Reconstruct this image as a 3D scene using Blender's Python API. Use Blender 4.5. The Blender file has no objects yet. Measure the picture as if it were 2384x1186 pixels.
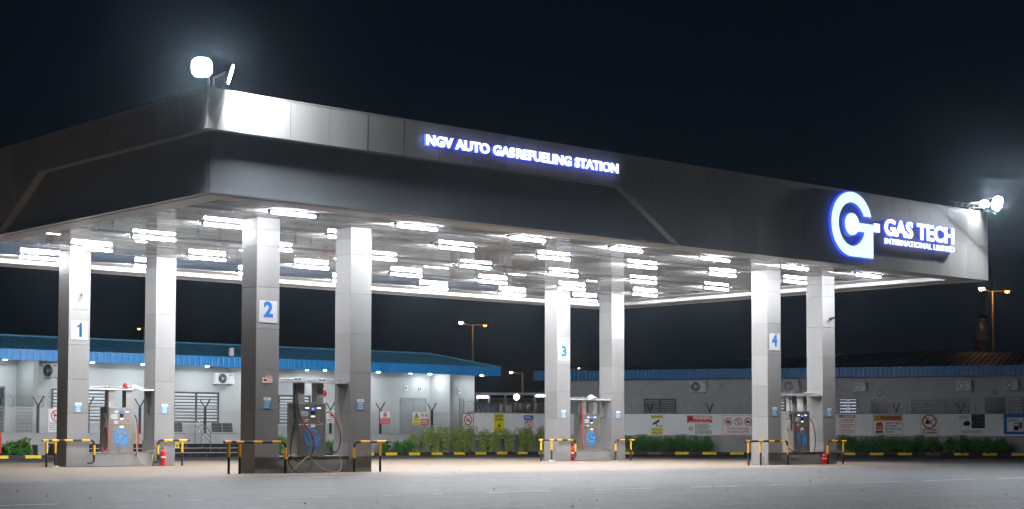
import bpy, math, random
import numpy as np
from mathutils import Vector, Matrix
from mathutils.geometry import tessellate_polygon
random.seed(7)
SC = bpy.context.scene
COL = SC.collection

# ------------------------------------------------------------------ camera
FPX, CYP, PITCH, ROLL, TH = 3864.9063, 811.2629, 0.052, -0.002, 0.7244
AX, AY = -6.8635, 36.9933
cam = bpy.data.cameras.new('camera')
camo = bpy.data.objects.new('camera', cam)
COL.objects.link(camo)
cam.sensor_width = 36.0
cam.lens = FPX / 2384 * 36.0
cam.shift_y = (CYP - 593.0) / 2384
cam.clip_start = 0.5
cam.clip_end = 2000
camo.matrix_world = (Matrix.Translation((0, 0, 1.0)) @ Matrix.Rotation(math.pi / 2 + PITCH, 4, 'X')
                     @ Matrix.Rotation(-ROLL, 4, 'Z'))
SC.camera = camo

# ------------------------------------------------------------------ night sky
W = bpy.data.worlds.new('World')
SC.world = W
W.use_nodes = True
wt = W.node_tree
bg = wt.nodes['Background']
wtc = wt.nodes.new('ShaderNodeTexCoord')
wsep = wt.nodes.new('ShaderNodeSeparateXYZ')
wramp = wt.nodes.new('ShaderNodeValToRGB')
wt.links.new(wtc.outputs['Generated'], wsep.inputs[0])
wt.links.new(wsep.outputs['Z'], wramp.inputs[0])
wt.links.new(wramp.outputs[0], bg.inputs['Color'])
wramp.color_ramp.elements[0].position = 0.0
wramp.color_ramp.elements[0].color = (0.0045, 0.0056, 0.0072, 1)
wramp.color_ramp.elements[1].position = 0.22
wramp.color_ramp.elements[1].color = (0.0020, 0.0044, 0.0078, 1)
e_ = wramp.color_ramp.elements.new(0.08)
e_.color = (0.0030, 0.0054, 0.0084, 1)
bg.inputs['Strength'].default_value = 0.8

# ------------------------------------------------------------------ exposure and sampling
SC.view_settings.view_transform = 'Standard'
SC.view_settings.look = 'None'
SC.view_settings.exposure = 0.32
SC.view_settings.gamma = 1.0
SC.view_settings.use_curve_mapping = False
SC.render.engine = 'CYCLES'
cy = SC.cycles
cy.use_denoising = True
cy.max_bounces = 5
cy.diffuse_bounces = 3
cy.glossy_bounces = 3
cy.transparent_max_bounces = 12
cy.volume_bounces = 0
cy.sample_clamp_indirect = 6.0
cy.use_light_tree = True
cy.use_adaptive_sampling = True
cy.adaptive_threshold = 0.02
cy.caustics_reflective = False
cy.caustics_refractive = False

TUBE_E = 520.0      # radiance of the canopy tubes
FLOOD_E = 1700.0     # radiance of the corner floodlights

HAZE = 0.00014        # density of the night air

# ------------------------------------------------------------------ frames: true places from image points
class Frame:
    """A level frame: local x runs along a facade, local y away from the viewer, z up."""
    def __init__(s, ox, oy, ang):
        s.o = (ox, oy); s.ang = ang
        s.u = (math.cos(ang), math.sin(ang)); s.v = (-math.sin(ang), math.cos(ang))
    def w(s, x, y, z=0.0):
        return Vector((s.o[0] + x * s.u[0] + y * s.v[0], s.o[1] + x * s.u[1] + y * s.v[1], z))
    def loc(s, P):
        a, b = P[0] - s.o[0], P[1] - s.o[1]
        return a * s.u[0] + b * s.u[1], a * s.v[0] + b * s.v[1]
    @staticmethod
    def ray(x, y):
        a, b = x - 1192, y - CYP
        c, n = math.cos(ROLL), math.sin(ROLL)
        X, Yd = a * c + b * n, -a * n + b * c
        d1, d2 = 1.0, -Yd / FPX
        return (X / FPX, d1 * math.cos(PITCH) - d2 * math.sin(PITCH), d1 * math.sin(PITCH) + d2 * math.cos(PITCH))
    def px(s, x, y, n=0.0):
        """point of the vertical plane local-y = n seen at an image point -> (local x, z)"""
        d = s.ray(x, y)
        p0 = (s.o[0] + n * s.v[0], s.o[1] + n * s.v[1])
        t = (s.v[0] * p0[0] + s.v[1] * p0[1]) / (s.v[0] * d[0] + s.v[1] * d[1])
        return s.loc((d[0] * t, d[1] * t))[0], 1.0 + d[2] * t
    def gnd(s, x, y, z=0.0):
        d = s.ray(x, y); t = (z - 1.0) / d[2]
        return s.loc((d[0] * t, d[1] * t))

CAN = Frame(AX, AY, TH)               # canopy, islands, left building, left kerb
RW = Frame(6.07, 87.5, -0.148)        # right boundary wall
RB = Frame(6.69, 96.5, -0.37)         # right building
FAR = Frame(0.0, 120.0, 0.0)          # things beyond the walls

# ------------------------------------------------------------------ materials
MATS = {}
def mat(name, col, rough=0.6, metal=0.0, var=0.0, scale=3.0, bump=0.0, bscale=60.0, emit=None, es=0.0,
        spec=0.5, alpha=1.0, trans=0.0, streak=False, coat=0.0, ov=0.0):
    if name in MATS: return MATS[name]
    m = bpy.data.materials.new(name); m.use_nodes = True
    nt = m.node_tree; b = nt.nodes['Principled BSDF']
    b.inputs['Base Color'].default_value = (*col, 1)
    b.inputs['Roughness'].default_value = rough
    b.inputs['Metallic'].default_value = metal
    b.inputs['Specular IOR Level'].default_value = spec
    b.inputs['Coat Weight'].default_value = coat
    if trans: b.inputs['Transmission Weight'].default_value = trans
    if emit is not None:
        b.inputs['Emission Color'].default_value = (*emit, 1)
        b.inputs['Emission Strength'].default_value = es
    if var or bump:
        tc = nt.nodes.new('ShaderNodeTexCoord'); geo = nt.nodes.new('ShaderNodeNewGeometry')
    if var:
        mp = nt.nodes.new('ShaderNodeMapping')
        mp.inputs['Scale'].default_value = (1, 1, 0.15) if streak else (1, 1, 1)
        nt.links.new(geo.outputs['Position'], mp.inputs[0])
        n = nt.nodes.new('ShaderNodeTexNoise'); n.inputs['Scale'].default_value = scale
        n.inputs['Detail'].default_value = 6; n.inputs['Roughness'].default_value = 0.65
        nt.links.new(mp.outputs[0], n.inputs['Vector'])
        r = nt.nodes.new('ShaderNodeMapRange')
        r.inputs['From Min'].default_value = 0.3; r.inputs['From Max'].default_value = 0.7
        r.inputs['To Min'].default_value = 1 - var; r.inputs['To Max'].default_value = 1 + var
        nt.links.new(n.outputs['Fac'], r.inputs['Value'])
        mx = nt.nodes.new('ShaderNodeMix'); mx.data_type = 'RGBA'; mx.blend_type = 'MULTIPLY'
        mx.inputs['Factor'].default_value = 1.0
        mx.inputs['A'].default_value = (*col, 1)
        if ov:
            oi = nt.nodes.new('ShaderNodeObjectInfo'); ro_ = nt.nodes.new('ShaderNodeMapRange')
            ro_.inputs['To Min'].default_value = 1 - ov; ro_.inputs['To Max'].default_value = 1 + ov
            nt.links.new(oi.outputs['Random'], ro_.inputs['Value'])
            mo = nt.nodes.new('ShaderNodeMath'); mo.operation = 'MULTIPLY'
            nt.links.new(r.outputs[0], mo.inputs[0]); nt.links.new(ro_.outputs[0], mo.inputs[1])
            nt.links.new(mo.outputs[0], mx.inputs['B'])
        else: nt.links.new(r.outputs[0], mx.inputs['B'])
        nt.links.new(mx.outputs['Result'], b.inputs['Base Color'])
        r2 = nt.nodes.new('ShaderNodeMapRange')
        r2.inputs['From Min'].default_value = 0.3; r2.inputs['From Max'].default_value = 0.7
        r2.inputs['To Min'].default_value = max(0.02, rough * 0.8); r2.inputs['To Max'].default_value = min(1, rough * 1.2)
        nt.links.new(n.outputs['Fac'], r2.inputs['Value'])
        nt.links.new(r2.outputs[0], b.inputs['Roughness'])
    if bump:
        n2 = nt.nodes.new('ShaderNodeTexNoise'); n2.inputs['Scale'].default_value = bscale
        n2.inputs['Detail'].default_value = 4
        nt.links.new(geo.outputs['Position'], n2.inputs['Vector'])
        bp = nt.nodes.new('ShaderNodeBump'); bp.inputs['Strength'].default_value = bump
        bp.inputs['Distance'].default_value = 0.02
        nt.links.new(n2.outputs['Fac'], bp.inputs['Height'])
        nt.links.new(bp.outputs[0], b.inputs['Normal'])
    MATS[name] = m
    return m

def M(n): return MATS[n]
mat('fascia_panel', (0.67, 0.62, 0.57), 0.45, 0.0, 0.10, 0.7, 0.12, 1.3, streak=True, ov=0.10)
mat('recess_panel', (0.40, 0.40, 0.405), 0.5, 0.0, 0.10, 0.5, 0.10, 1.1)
mat('column_panel', (0.20, 0.198, 0.195), 0.5, 0.0, 0.10, 1.1, 0.06, 2.0, streak=True, ov=0.09)
mat('column_base', (0.225, 0.22, 0.215), 0.5, 0.0, 0.14, 2.0, streak=True)
mat('seam', (0.03, 0.03, 0.03), 0.8)
mat('soffit', (0.40, 0.40, 0.40), 0.35, 0.0, 0.08, 0.6)
mat('slat_metal', (0.22, 0.217, 0.212), 0.028, 0.0, 0.10, 0.5, spec=0.08, ov=0.25)
mat('dark_void', (0.02, 0.02, 0.02), 0.9)
mat('tube_light', (0.9, 0.9, 0.9), 0.4, emit=(0.93, 0.95, 1.0), es=TUBE_E)
mat('flood_lens', (0.9, 0.9, 0.9), 0.4, emit=(0.80, 0.90, 1.0), es=FLOOD_E * 0.5)
mat('lamp_housing', (0.35, 0.35, 0.36), 0.45, 0.3)
mat('black_metal', (0.02, 0.02, 0.022), 0.45)
mat('grey_metal', (0.30, 0.31, 0.32), 0.4, 0.7)
mat('steel', (0.38, 0.355, 0.33), 0.33, 0.75, 0.16, 3.0, streak=True)
mat('steel_bright', (0.62, 0.62, 0.62), 0.22, 1.0)
mat('galvanised', (0.66, 0.67, 0.69), 0.38, 0.35, 0.25, 2.0)
mat('concrete', (0.33, 0.32, 0.31), 0.8, 0.0, 0.14, 1.6, 0.25, 40)
mat('plaster_pale', (0.47, 0.49, 0.48), 0.8, 0.0, 0.07, 0.8, 0.15, 60)
mat('plaster_grey', (0.58, 0.59, 0.605), 0.85, 0.0, 0.10, 1.0, 0.2, 60)
mat('plinth_grey', (0.40, 0.40, 0.395), 0.85, 0.0, 0.16, 1.2, 0.3, 30)
mat('banner_white', (0.86, 0.88, 0.90), 0.55, 0.0, 0.06, 1.4)
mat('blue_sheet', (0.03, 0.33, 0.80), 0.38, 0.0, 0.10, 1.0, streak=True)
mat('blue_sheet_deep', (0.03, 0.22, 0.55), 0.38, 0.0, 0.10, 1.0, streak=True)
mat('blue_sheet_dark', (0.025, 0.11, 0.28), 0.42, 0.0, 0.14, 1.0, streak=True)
mat('roof_teal', (0.09, 0.30, 0.46), 0.45, 0.0, 0.12, 1.2)
mat('roof_dark', (0.045, 0.12, 0.20), 0.6, 0.0, 0.15, 1.2)
mat('yellow_paint', (0.80, 0.40, 0.02), 0.42, 0.0, 0.12, 9.0)
mat('black_paint', (0.018, 0.018, 0.020), 0.42, 0.0, 0.15, 9.0)
mat('kerb_yellow', (0.90, 0.66, 0.03), 0.65, 0.0, 0.16, 6.0, 0.3, 50)
mat('kerb_black', (0.035, 0.035, 0.035), 0.7, 0.0, 0.30, 6.0, 0.3, 50)
mat('kerb_worn', (0.22, 0.17, 0.09), 0.8, 0.0, 0.35, 8.0, 0.3, 50)
mat('white', (0.78, 0.78, 0.78), 0.5)
mat('white_plastic', (0.70, 0.70, 0.69), 0.45, 0.0, 0.08, 4.0)
mat('sign_white', (0.86, 0.86, 0.85), 0.5)
mat('sign_red', (0.62, 0.02, 0.03), 0.5)
mat('sign_yellow', (0.82, 0.75, 0.02), 0.5)
mat('sign_orange', (0.80, 0.30, 0.02), 0.5)
mat('sign_vest', (0.80, 0.12, 0.02), 0.5)
mat('sign_blue', (0.02, 0.16, 0.52), 0.5)
mat('sign_black', (0.015, 0.015, 0.016), 0.5)
mat('sign_grey', (0.20, 0.22, 0.24), 0.5)
mat('logo_blue', (0.03, 0.24, 0.62), 0.5)
mat('board_white', (0.42, 0.42, 0.42), 0.6)
mat('digit_blue', (0.012, 0.125, 0.42), 0.6, spec=0.2)
mat('notice_blue', (0.03, 0.24, 0.46), 0.5)
mat('red_gloss', (0.60, 0.01, 0.012), 0.28, coat=0.4)
mat('hose_red', (0.42, 0.03, 0.025), 0.42)
mat('hose_black', (0.02, 0.02, 0.022), 0.45)
mat('cable_yellow', (0.50, 0.42, 0.18), 0.6)
mat('display', (0.3, 0.4, 0.5), 0.3, emit=(0.62, 0.80, 1.0), es=1.6)
mat('screen_blue', (0.05, 0.05, 0.2), 0.2, emit=(0.18, 0.22, 1.0), es=1.3)
mat('glass_dark', (0.03, 0.04, 0.045), 0.12, spec=0.7)
mat('louvre_glass', (0.62, 0.66, 0.65), 0.35, spec=0.7)
mat('louvre_dim', (0.42, 0.45, 0.46), 0.3, spec=0.7)
mat('window_frame', (0.12, 0.13, 0.14), 0.4, 0.5)
mat('pane_glow', (0.6, 0.65, 0.7), 0.4, emit=(0.62, 0.72, 0.85), es=0.55)
mat('door_grey', (0.34, 0.35, 0.35), 0.5, 0.0, 0.06, 2.0)
mat('tile_black', (0.022, 0.022, 0.024), 0.25, 0.0, 0.15, 3.0)
mat('nosing', (0.45, 0.40, 0.36), 0.5)
mat('soil', (0.085, 0.062, 0.045), 0.95, 0.0, 0.3, 4.0, 0.5, 30)
mat('leaf_dark', (0.055, 0.20, 0.035), 0.55, 0.0, 0.45, 9.0)
mat('leaf_mid', (0.10, 0.29, 0.055), 0.55, 0.0, 0.45, 9.0)
mat('leaf_olive', (0.24, 0.36, 0.09), 0.6, 0.0, 0.4, 9.0)
mat('leaf_yellow', (0.48, 0.52, 0.16), 0.6, 0.0, 0.35, 9.0)
mat('twig', (0.10, 0.075, 0.05), 0.8)
mat('flower', (0.65, 0.10, 0.03), 0.6)
mat('letter_white', (0.9, 0.9, 0.9), 0.4, emit=(0.90, 0.94, 1.0), es=1.5)
mat('letter_blue', (0.1, 0.2, 0.7), 0.4, emit=(0.05, 0.10, 1.0), es=0.75)
mat('logo_face', (0.7, 0.9, 1.0), 0.4, emit=(0.56, 0.88, 1.0), es=1.2)
mat('logo_hot', (0.9, 0.95, 1.0), 0.4, emit=(0.80, 0.93, 1.0), es=2.6)
mat('downlight', (0.9, 0.9, 0.9), 0.4, emit=(0.86, 0.95, 1.0), es=430.0)
mat('downlight_dim', (0.9, 0.9, 0.9), 0.4, emit=(0.88, 0.94, 1.0), es=20.0)
mat('sodium', (0.9, 0.6, 0.3), 0.4, emit=(1.0, 0.52, 0.16), es=120.0)
mat('sodium_dim', (0.9, 0.6, 0.3), 0.4, emit=(1.0, 0.50, 0.14), es=3.0)
mat('far_white', (0.9, 0.95, 0.9), 0.4, emit=(0.82, 1.0, 0.92), es=60.0)
mat('far_tube', (0.9, 0.8, 0.95), 0.4, emit=(0.92, 0.80, 1.0), es=30.0)
mat('pole_paint', (0.45, 0.34, 0.18), 0.5, 0.2)
mat('cabin_tan', (0.42, 0.33, 0.16), 0.8, 0.0, 0.25, 2.0)
mat('clear_plastic', (0.75, 0.8, 0.85), 0.12, trans=0.85)
mat('wire', (0.42, 0.43, 0.44), 0.4, 0.8)
mat('ac_white', (0.80, 0.80, 0.78), 0.5, 0.0, 0.08, 5.0)

def paver_material():
    m = bpy.data.materials.new('pavers'); m.use_nodes = True
    nt = m.node_tree; b = nt.nodes['Principled BSDF']; N = nt.nodes.new; L = nt.links.new
    geo = N('ShaderNodeNewGeometry')
    mp = N('ShaderNodeMapping'); mp.vector_type = 'TEXTURE'
    mp.inputs['Location'].default_value = (AX, AY, 0); mp.inputs['Rotation'].default_value = (0, 0, TH)
    L(geo.outputs['Position'], mp.inputs[0])
    br = N('ShaderNodeTexBrick')
    br.inputs['Scale'].default_value = 1.0
    br.inputs['Brick Width'].default_value = 0.24; br.inputs['Row Height'].default_value = 0.12
    br.inputs['Mortar Size'].default_value = 0.014; br.inputs['Mortar Smooth'].default_value = 0.2
    br.inputs['Bias'].default_value = 0.0
    br.inputs['Color1'].default_value = (0.100, 0.101, 0.104, 1)
    br.inputs['Color2'].default_value = (0.046, 0.047, 0.050, 1)
    br.inputs['Mortar'].default_value = (0.022, 0.021, 0.020, 1)
    mb_ = N('ShaderNodeMapping'); mb_.vector_type = 'TEXTURE'; mb_.inputs['Rotation'].default_value = (0, 0, 1.208)
    L(geo.outputs['Position'], mb_.inputs[0]); L(mb_.outputs[0], br.inputs['Vector'])
    # wear and tyre tracks
    n1 = N('ShaderNodeTexNoise'); n1.inputs['Scale'].default_value = 0.35; n1.inputs['Detail'].default_value = 8
    n1.inputs['Roughness'].default_value = 0.65
    L(mp.outputs[0], n1.inputs['Vector'])
    r1 = N('ShaderNodeMapRange'); r1.inputs['From Min'].default_value = 0.3; r1.inputs['From Max'].default_value = 0.7
    r1.inputs['To Min'].default_value = 0.55; r1.inputs['To Max'].default_value = 1.35
    L(n1.outputs['Fac'], r1.inputs['Value'])
    ms = N('ShaderNodeMapping'); ms.inputs['Scale'].default_value = (0.06, 1.3, 1)
    ms.inputs['Rotation'].default_value = (0, 0, -0.12)
    L(mp.outputs[0], ms.inputs[0])
    n2 = N('ShaderNodeTexNoise'); n2.inputs['Scale'].default_value = 1.0; n2.inputs['Detail'].default_value = 4
    L(ms.outputs[0], n2.inputs['Vector'])
    r2 = N('ShaderNodeMapRange'); r2.inputs['From Min'].default_value = 0.35; r2.inputs['From Max'].default_value = 0.65
    r2.inputs['To Min'].default_value = 0.70; r2.inputs['To Max'].default_value = 1.18
    L(n2.outputs['Fac'], r2.inputs['Value'])
    mu0 = N('ShaderNodeMath'); mu0.operation = 'MULTIPLY'
    L(r1.outputs[0], mu0.inputs[0]); L(r2.outputs[0], mu0.inputs[1])
    # drips and oil spots, and fine speckle
    n5 = N('ShaderNodeTexNoise'); n5.inputs['Scale'].default_value = 1.1; n5.inputs['Detail'].default_value = 7; n5.inputs['Roughness'].default_value = 0.7
    L(mp.outputs[0], n5.inputs['Vector'])
    r5 = N('ShaderNodeMapRange'); r5.inputs['From Min'].default_value = 0.60; r5.inputs['From Max'].default_value = 0.74
    r5.inputs['To Min'].default_value = 1.0; r5.inputs['To Max'].default_value = 0.62
    L(n5.outputs['Fac'], r5.inputs['Value'])
    n6 = N('ShaderNodeTexNoise'); n6.inputs['Scale'].default_value = 5.0; n6.inputs['Detail'].default_value = 5; n6.inputs['Roughness'].default_value = 0.8
    L(mp.outputs[0], n6.inputs['Vector'])
    r6 = N('ShaderNodeMapRange'); r6.inputs['From Min'].default_value = 0.3; r6.inputs['From Max'].default_value = 0.7
    r6.inputs['To Min'].default_value = 0.68; r6.inputs['To Max'].default_value = 1.32
    L(n6.outputs['Fac'], r6.inputs['Value'])
    mu1 = N('ShaderNodeMath'); mu1.operation = 'MULTIPLY'; L(mu0.outputs[0], mu1.inputs[0]); L(r5.outputs[0], mu1.inputs[1])
    mu = N('ShaderNodeMath'); mu.operation = 'MULTIPLY'; L(mu1.outputs[0], mu.inputs[0]); L(r6.outputs[0], mu.inputs[1])
    mx = N('ShaderNodeMix'); mx.data_type = 'RGBA'; mx.blend_type = 'MULTIPLY'; mx.inputs['Factor'].default_value = 1
    L(br.outputs['Color'], mx.inputs['A']); L(mu.outputs[0], mx.inputs['B'])
    # dry dust that the rain never washes off under the roof
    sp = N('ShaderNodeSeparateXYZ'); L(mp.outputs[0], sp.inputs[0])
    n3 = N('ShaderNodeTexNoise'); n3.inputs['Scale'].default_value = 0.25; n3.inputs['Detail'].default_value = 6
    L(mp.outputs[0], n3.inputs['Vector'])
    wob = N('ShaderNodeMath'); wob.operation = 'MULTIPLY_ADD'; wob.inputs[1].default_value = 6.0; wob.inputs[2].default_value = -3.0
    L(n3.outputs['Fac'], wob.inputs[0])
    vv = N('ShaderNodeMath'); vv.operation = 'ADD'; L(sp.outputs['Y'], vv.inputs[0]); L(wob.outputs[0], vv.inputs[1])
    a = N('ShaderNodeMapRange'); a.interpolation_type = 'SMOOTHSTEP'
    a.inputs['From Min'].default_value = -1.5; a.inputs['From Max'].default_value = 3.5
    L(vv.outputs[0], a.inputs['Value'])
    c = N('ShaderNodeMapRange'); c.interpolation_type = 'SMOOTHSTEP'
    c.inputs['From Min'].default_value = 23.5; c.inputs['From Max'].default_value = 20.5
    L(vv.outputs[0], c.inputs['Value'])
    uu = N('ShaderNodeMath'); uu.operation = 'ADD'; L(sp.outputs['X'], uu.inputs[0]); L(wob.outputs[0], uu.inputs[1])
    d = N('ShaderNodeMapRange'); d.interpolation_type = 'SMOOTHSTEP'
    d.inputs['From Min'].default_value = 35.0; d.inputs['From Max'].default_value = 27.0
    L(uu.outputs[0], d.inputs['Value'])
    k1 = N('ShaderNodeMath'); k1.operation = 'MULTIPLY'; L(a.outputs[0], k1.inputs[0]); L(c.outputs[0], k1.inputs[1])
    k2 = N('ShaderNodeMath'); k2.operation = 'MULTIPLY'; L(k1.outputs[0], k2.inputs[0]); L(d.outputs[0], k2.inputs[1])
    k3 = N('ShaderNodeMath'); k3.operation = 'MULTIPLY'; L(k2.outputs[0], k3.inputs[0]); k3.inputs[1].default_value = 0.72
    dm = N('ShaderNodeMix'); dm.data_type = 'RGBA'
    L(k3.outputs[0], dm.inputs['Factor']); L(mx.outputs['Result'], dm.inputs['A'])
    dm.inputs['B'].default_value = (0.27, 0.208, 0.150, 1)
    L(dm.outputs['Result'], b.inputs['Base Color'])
    b.inputs['Roughness'].default_value = 0.62
    b.inputs['Specular IOR Level'].default_value = 0.18
    bp = N('ShaderNodeBump'); bp.inputs['Strength'].default_value = 0.9; bp.inputs['Distance'].default_value = 0.010
    bp.invert = True
    L(br.outputs['Fac'], bp.inputs['Height'])
    n4 = N('ShaderNodeTexNoise'); n4.inputs['Scale'].default_value = 2.2; n4.inputs['Detail'].default_value = 5
    L(mp.outputs[0], n4.inputs['Vector'])
    bp2 = N('ShaderNodeBump'); bp2.inputs['Strength'].default_value = 0.35; bp2.inputs['Distance'].default_value = 0.02
    L(n4.outputs['Fac'], bp2.inputs['Height']); L(bp.outputs[0], bp2.inputs['Normal'])
    L(bp2.outputs[0], b.inputs['Normal'])
    MATS['pavers'] = m
    return m
paver_material()

# ------------------------------------------------------------------ mesh helpers
class MB:
    def __init__(s): s.v = []; s.f = []; s.smooth = []
    def add(s, vs, fs, sm=False):
        o = len(s.v); s.v += [tuple(p) for p in vs]
        s.f += [tuple(i + o for i in f) for f in fs]; s.smooth += [sm] * len(fs); return s
    def box(s, x0, x1, y0, y1, z0, z1):
        return s.add([(x0, y0, z0), (x1, y0, z0), (x1, y1, z0), (x0, y1, z0), (x0, y0, z1), (x1, y0, z1), (x1, y1, z1), (x0, y1, z1)],
                     [(0, 3, 2, 1), (4, 5, 6, 7), (0, 1, 5, 4), (1, 2, 6, 5), (2, 3, 7, 6), (3, 0, 4, 7)])
    def cham(s, x0, x1, y0, y1, z0, z1, c=0.01):
        """box whose four edges on the -y face are chamfered"""
        return s.add([(x0, y0 + c, z0), (x1, y0 + c, z0), (x1, y1, z0), (x0, y1, z0), (x0, y0 + c, z1), (x1, y0 + c, z1), (x1, y1, z1), (x0, y1, z1),
                      (x0 + c, y0, z0 + c), (x1 - c, y0, z0 + c), (x1 - c, y0, z1 - c), (x0 + c, y0, z1 - c)],
                     [(0, 3, 2, 1), (4, 5, 6, 7), (1, 2, 6, 5), (2, 3, 7, 6), (3, 0, 4, 7),
                      (8, 9, 10, 11), (0, 1, 9, 8), (1, 5, 10, 9), (5, 4, 11, 10), (4, 0, 8, 11)])
    def bar(s, a, b, wx, wy=None):
        """square bar between two points"""
        wy = wy or wx; a = Vector(a); b = Vector(b); d = (b - a).normalized()
        h = Vector((0, 0, 1)) if abs(d.z) < 0.95 else Vector((0, 1, 0))
        p = d.cross(h).normalized() * wx / 2; q = d.cross(p).normalized() * wy / 2
        vs = [a - p - q, a + p - q, a + p + q, a - p + q, b - p - q, b + p - q, b + p + q, b - p + q]
        return s.add(vs, [(0, 1, 2, 3), (7, 6, 5, 4), (0, 4, 5, 1), (1, 5, 6, 2), (2, 6, 7, 3), (3, 7, 4, 0)])
    def tube(s, pts, r, n=8, cap=True):
        pts = [Vector(p) for p in pts]; rings = []; prev = None
        rr = r if isinstance(r, (list, tuple)) else [r] * len(pts)
        for i, p in enumerate(pts):
            d = (pts[min(i + 1, len(pts) - 1)] - pts[max(i - 1, 0)])
            d = d.normalized() if d.length > 1e-9 else Vector((0, 0, 1))
            if prev is None:
                h = Vector((0, 0, 1)) if abs(d.z) < 0.9 else Vector((1, 0, 0))
                a = d.cross(h).normalized()
            else:
                a = (prev - d * prev.dot(d)); a = a.normalized() if a.length > 1e-6 else d.orthogonal().normalized()
            prev = a; b = d.cross(a)
            rings.append([p + (a * math.cos(2 * math.pi * k / n) + b * math.sin(2 * math.pi * k / n)) * rr[i] for k in range(n)])
        vs = [q for ring in rings for q in ring]; fs = []
        for i in range(len(rings) - 1):
            for k in range(n):
                fs.append((i * n + k, i * n + (k + 1) % n, (i + 1) * n + (k + 1) % n, (i + 1) * n + k))
        s.add(vs, fs, True)
        if cap:
            s.add(rings[0], [tuple(range(n - 1, -1, -1))]); s.add(rings[-1], [tuple(range(n))])
        return s
    def lathe(s, prof, n=16, c=(0, 0, 0)):
        vs = []; fs = []
        for r, z in prof:
            for k in range(n):
                t = 2 * math.pi * k / n; vs.append((c[0] + r * math.cos(t), c[1] + r * math.sin(t), c[2] + z))
        for i in range(len(prof) - 1):
            for k in range(n):
                fs.append((i * n + k, i * n + (k + 1) % n, (i + 1) * n + (k + 1) % n, (i + 1) * n + k))
        s.add(vs, fs, True)
        s.add(vs[:n], [tuple(range(n - 1, -1, -1))]); s.add(vs[-n:], [tuple(range(n))])
        return s
    def prism(s, poly, y0, y1):
        """polygon in (x,z), extruded from y0 (front) to y1"""
        A = sum(poly[i][0] * poly[(i + 1) % len(poly)][1] - poly[(i + 1) % len(poly)][0] * poly[i][1] for i in range(len(poly)))
        if A < 0: poly = poly[::-1]
        n = len(poly); vs = [(x, y0, z) for x, z in poly] + [(x, y1, z) for x, z in poly]
        tri = tessellate_polygon([[Vector((x, z, 0)) for x, z in poly]])
        fs = []
        for t in tri:
            a, b, c = t
            ar = (poly[b][0] - poly[a][0]) * (poly[c][1] - poly[a][1]) - (poly[c][0] - poly[a][0]) * (poly[b][1] - poly[a][1])
            if ar < 0: a, b, c = c, b, a
            fs.append((a, b, c)); fs.append((n + c, n + b, n + a))
        if abs(y1 - y0) > 1e-6:
            for i in range(n): fs.append(((i + 1) % n, i, n + i, n + (i + 1) % n))
        return s.add(vs, fs)
    def sheet(s, x0, x1, z0, z1, y):
        return s.add([(x0, y, z0), (x1, y, z0), (x1, y, z1), (x0, y, z1)], [(0, 1, 2, 3)])
    def ring(s, cx, cz, r, w, y, n=24, a0=0, a1=2 * math.pi):
        vs = []; fs = []
        for k in range(n + 1):
            t = a0 + (a1 - a0) * k / n
            vs += [(cx + r * math.cos(t), y, cz + r * math.sin(t)), (cx + (r - w) * math.cos(t), y, cz + (r - w) * math.sin(t))]
        for k in range(n): fs.append((2 * k, 2 * k + 2, 2 * k + 3, 2 * k + 1))
        return s.add(vs, fs)
    def disc(s, cx, cz, r, y, n=24, rz=None):
        rz = rz or r
        vs = [(cx + r * math.cos(2 * math.pi * k / n), y, cz + rz * math.sin(2 * math.pi * k / n)) for k in range(n)]
        return s.add(vs, [tuple(range(n))])
    def slash(s, cx, cz, r, w, y, ang=-math.pi / 4):
        d = (math.cos(ang), math.sin(ang)); p = (-d[1] * w / 2, d[0] * w / 2)
        return s.add([(cx - d[0] * r - p[0], y, cz - d[1] * r - p[1]), (cx + d[0] * r - p[0], y, cz + d[1] * r - p[1]),
                      (cx + d[0] * r + p[0], y, cz + d[1] * r + p[1]), (cx - d[0] * r + p[0], y, cz - d[1] * r + p[1])], [(0, 1, 2, 3)])
    def mesh(s, name, m):
        me = bpy.data.meshes.new(name); me.from_pydata(s.v, [], s.f)
        me.polygons.foreach_set('use_smooth', s.smooth)
        if m: me.materials.append(M(m) if isinstance(m, str) else m)
        me.update(); return me
    def build(s, name, m, parent=None, loc=None, rotz=None):
        return link(name, s.mesh(name, m), parent, loc, rotz)

def link(name, me, parent=None, loc=None, rotz=None):
    o = bpy.data.objects.new(name, me); COL.objects.link(o)
    if parent is not None: o.parent = parent
    if loc is not None: o.location = loc
    if rotz is not None: o.rotation_euler = (0, 0, rotz)
    return o
def tag(o, label=None, cat=None, group=None, kind=None):
    if label: o['label'] = label
    if cat: o['category'] = cat
    if group: o['group'] = group
    if kind: o['kind'] = kind
    return o
def thing(name, label, cat, loc=(0, 0, 0), rotz=0.0, group=None):
    o = bpy.data.objects.new(name, None); COL.objects.link(o); o.empty_display_size = 0.2
    o.location = loc; o.rotation_euler = (0, 0, rotz)
    return tag(o, label, cat, group)
def copy_tree(o, parent=None):
    c = o.copy(); COL.objects.link(c); c.parent = parent
    for ch in list(o.children): copy_tree(ch, c)
    return c
def smoothpath(pts, k=6):
    P = [Vector(p) for p in pts]; out = []
    for i in range(len(P) - 1):
        a, b, c, d = P[max(i - 1, 0)], P[i], P[i + 1], P[min(i + 2, len(P) - 1)]
        for j in range(k):
            t = j / k
            out.append(0.5 * ((2 * b) + (c - a) * t + (2 * a - 5 * b + 4 * c - d) * t * t + (3 * b - a - 3 * c + d) * t ** 3))
    return out + [P[-1]]

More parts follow.
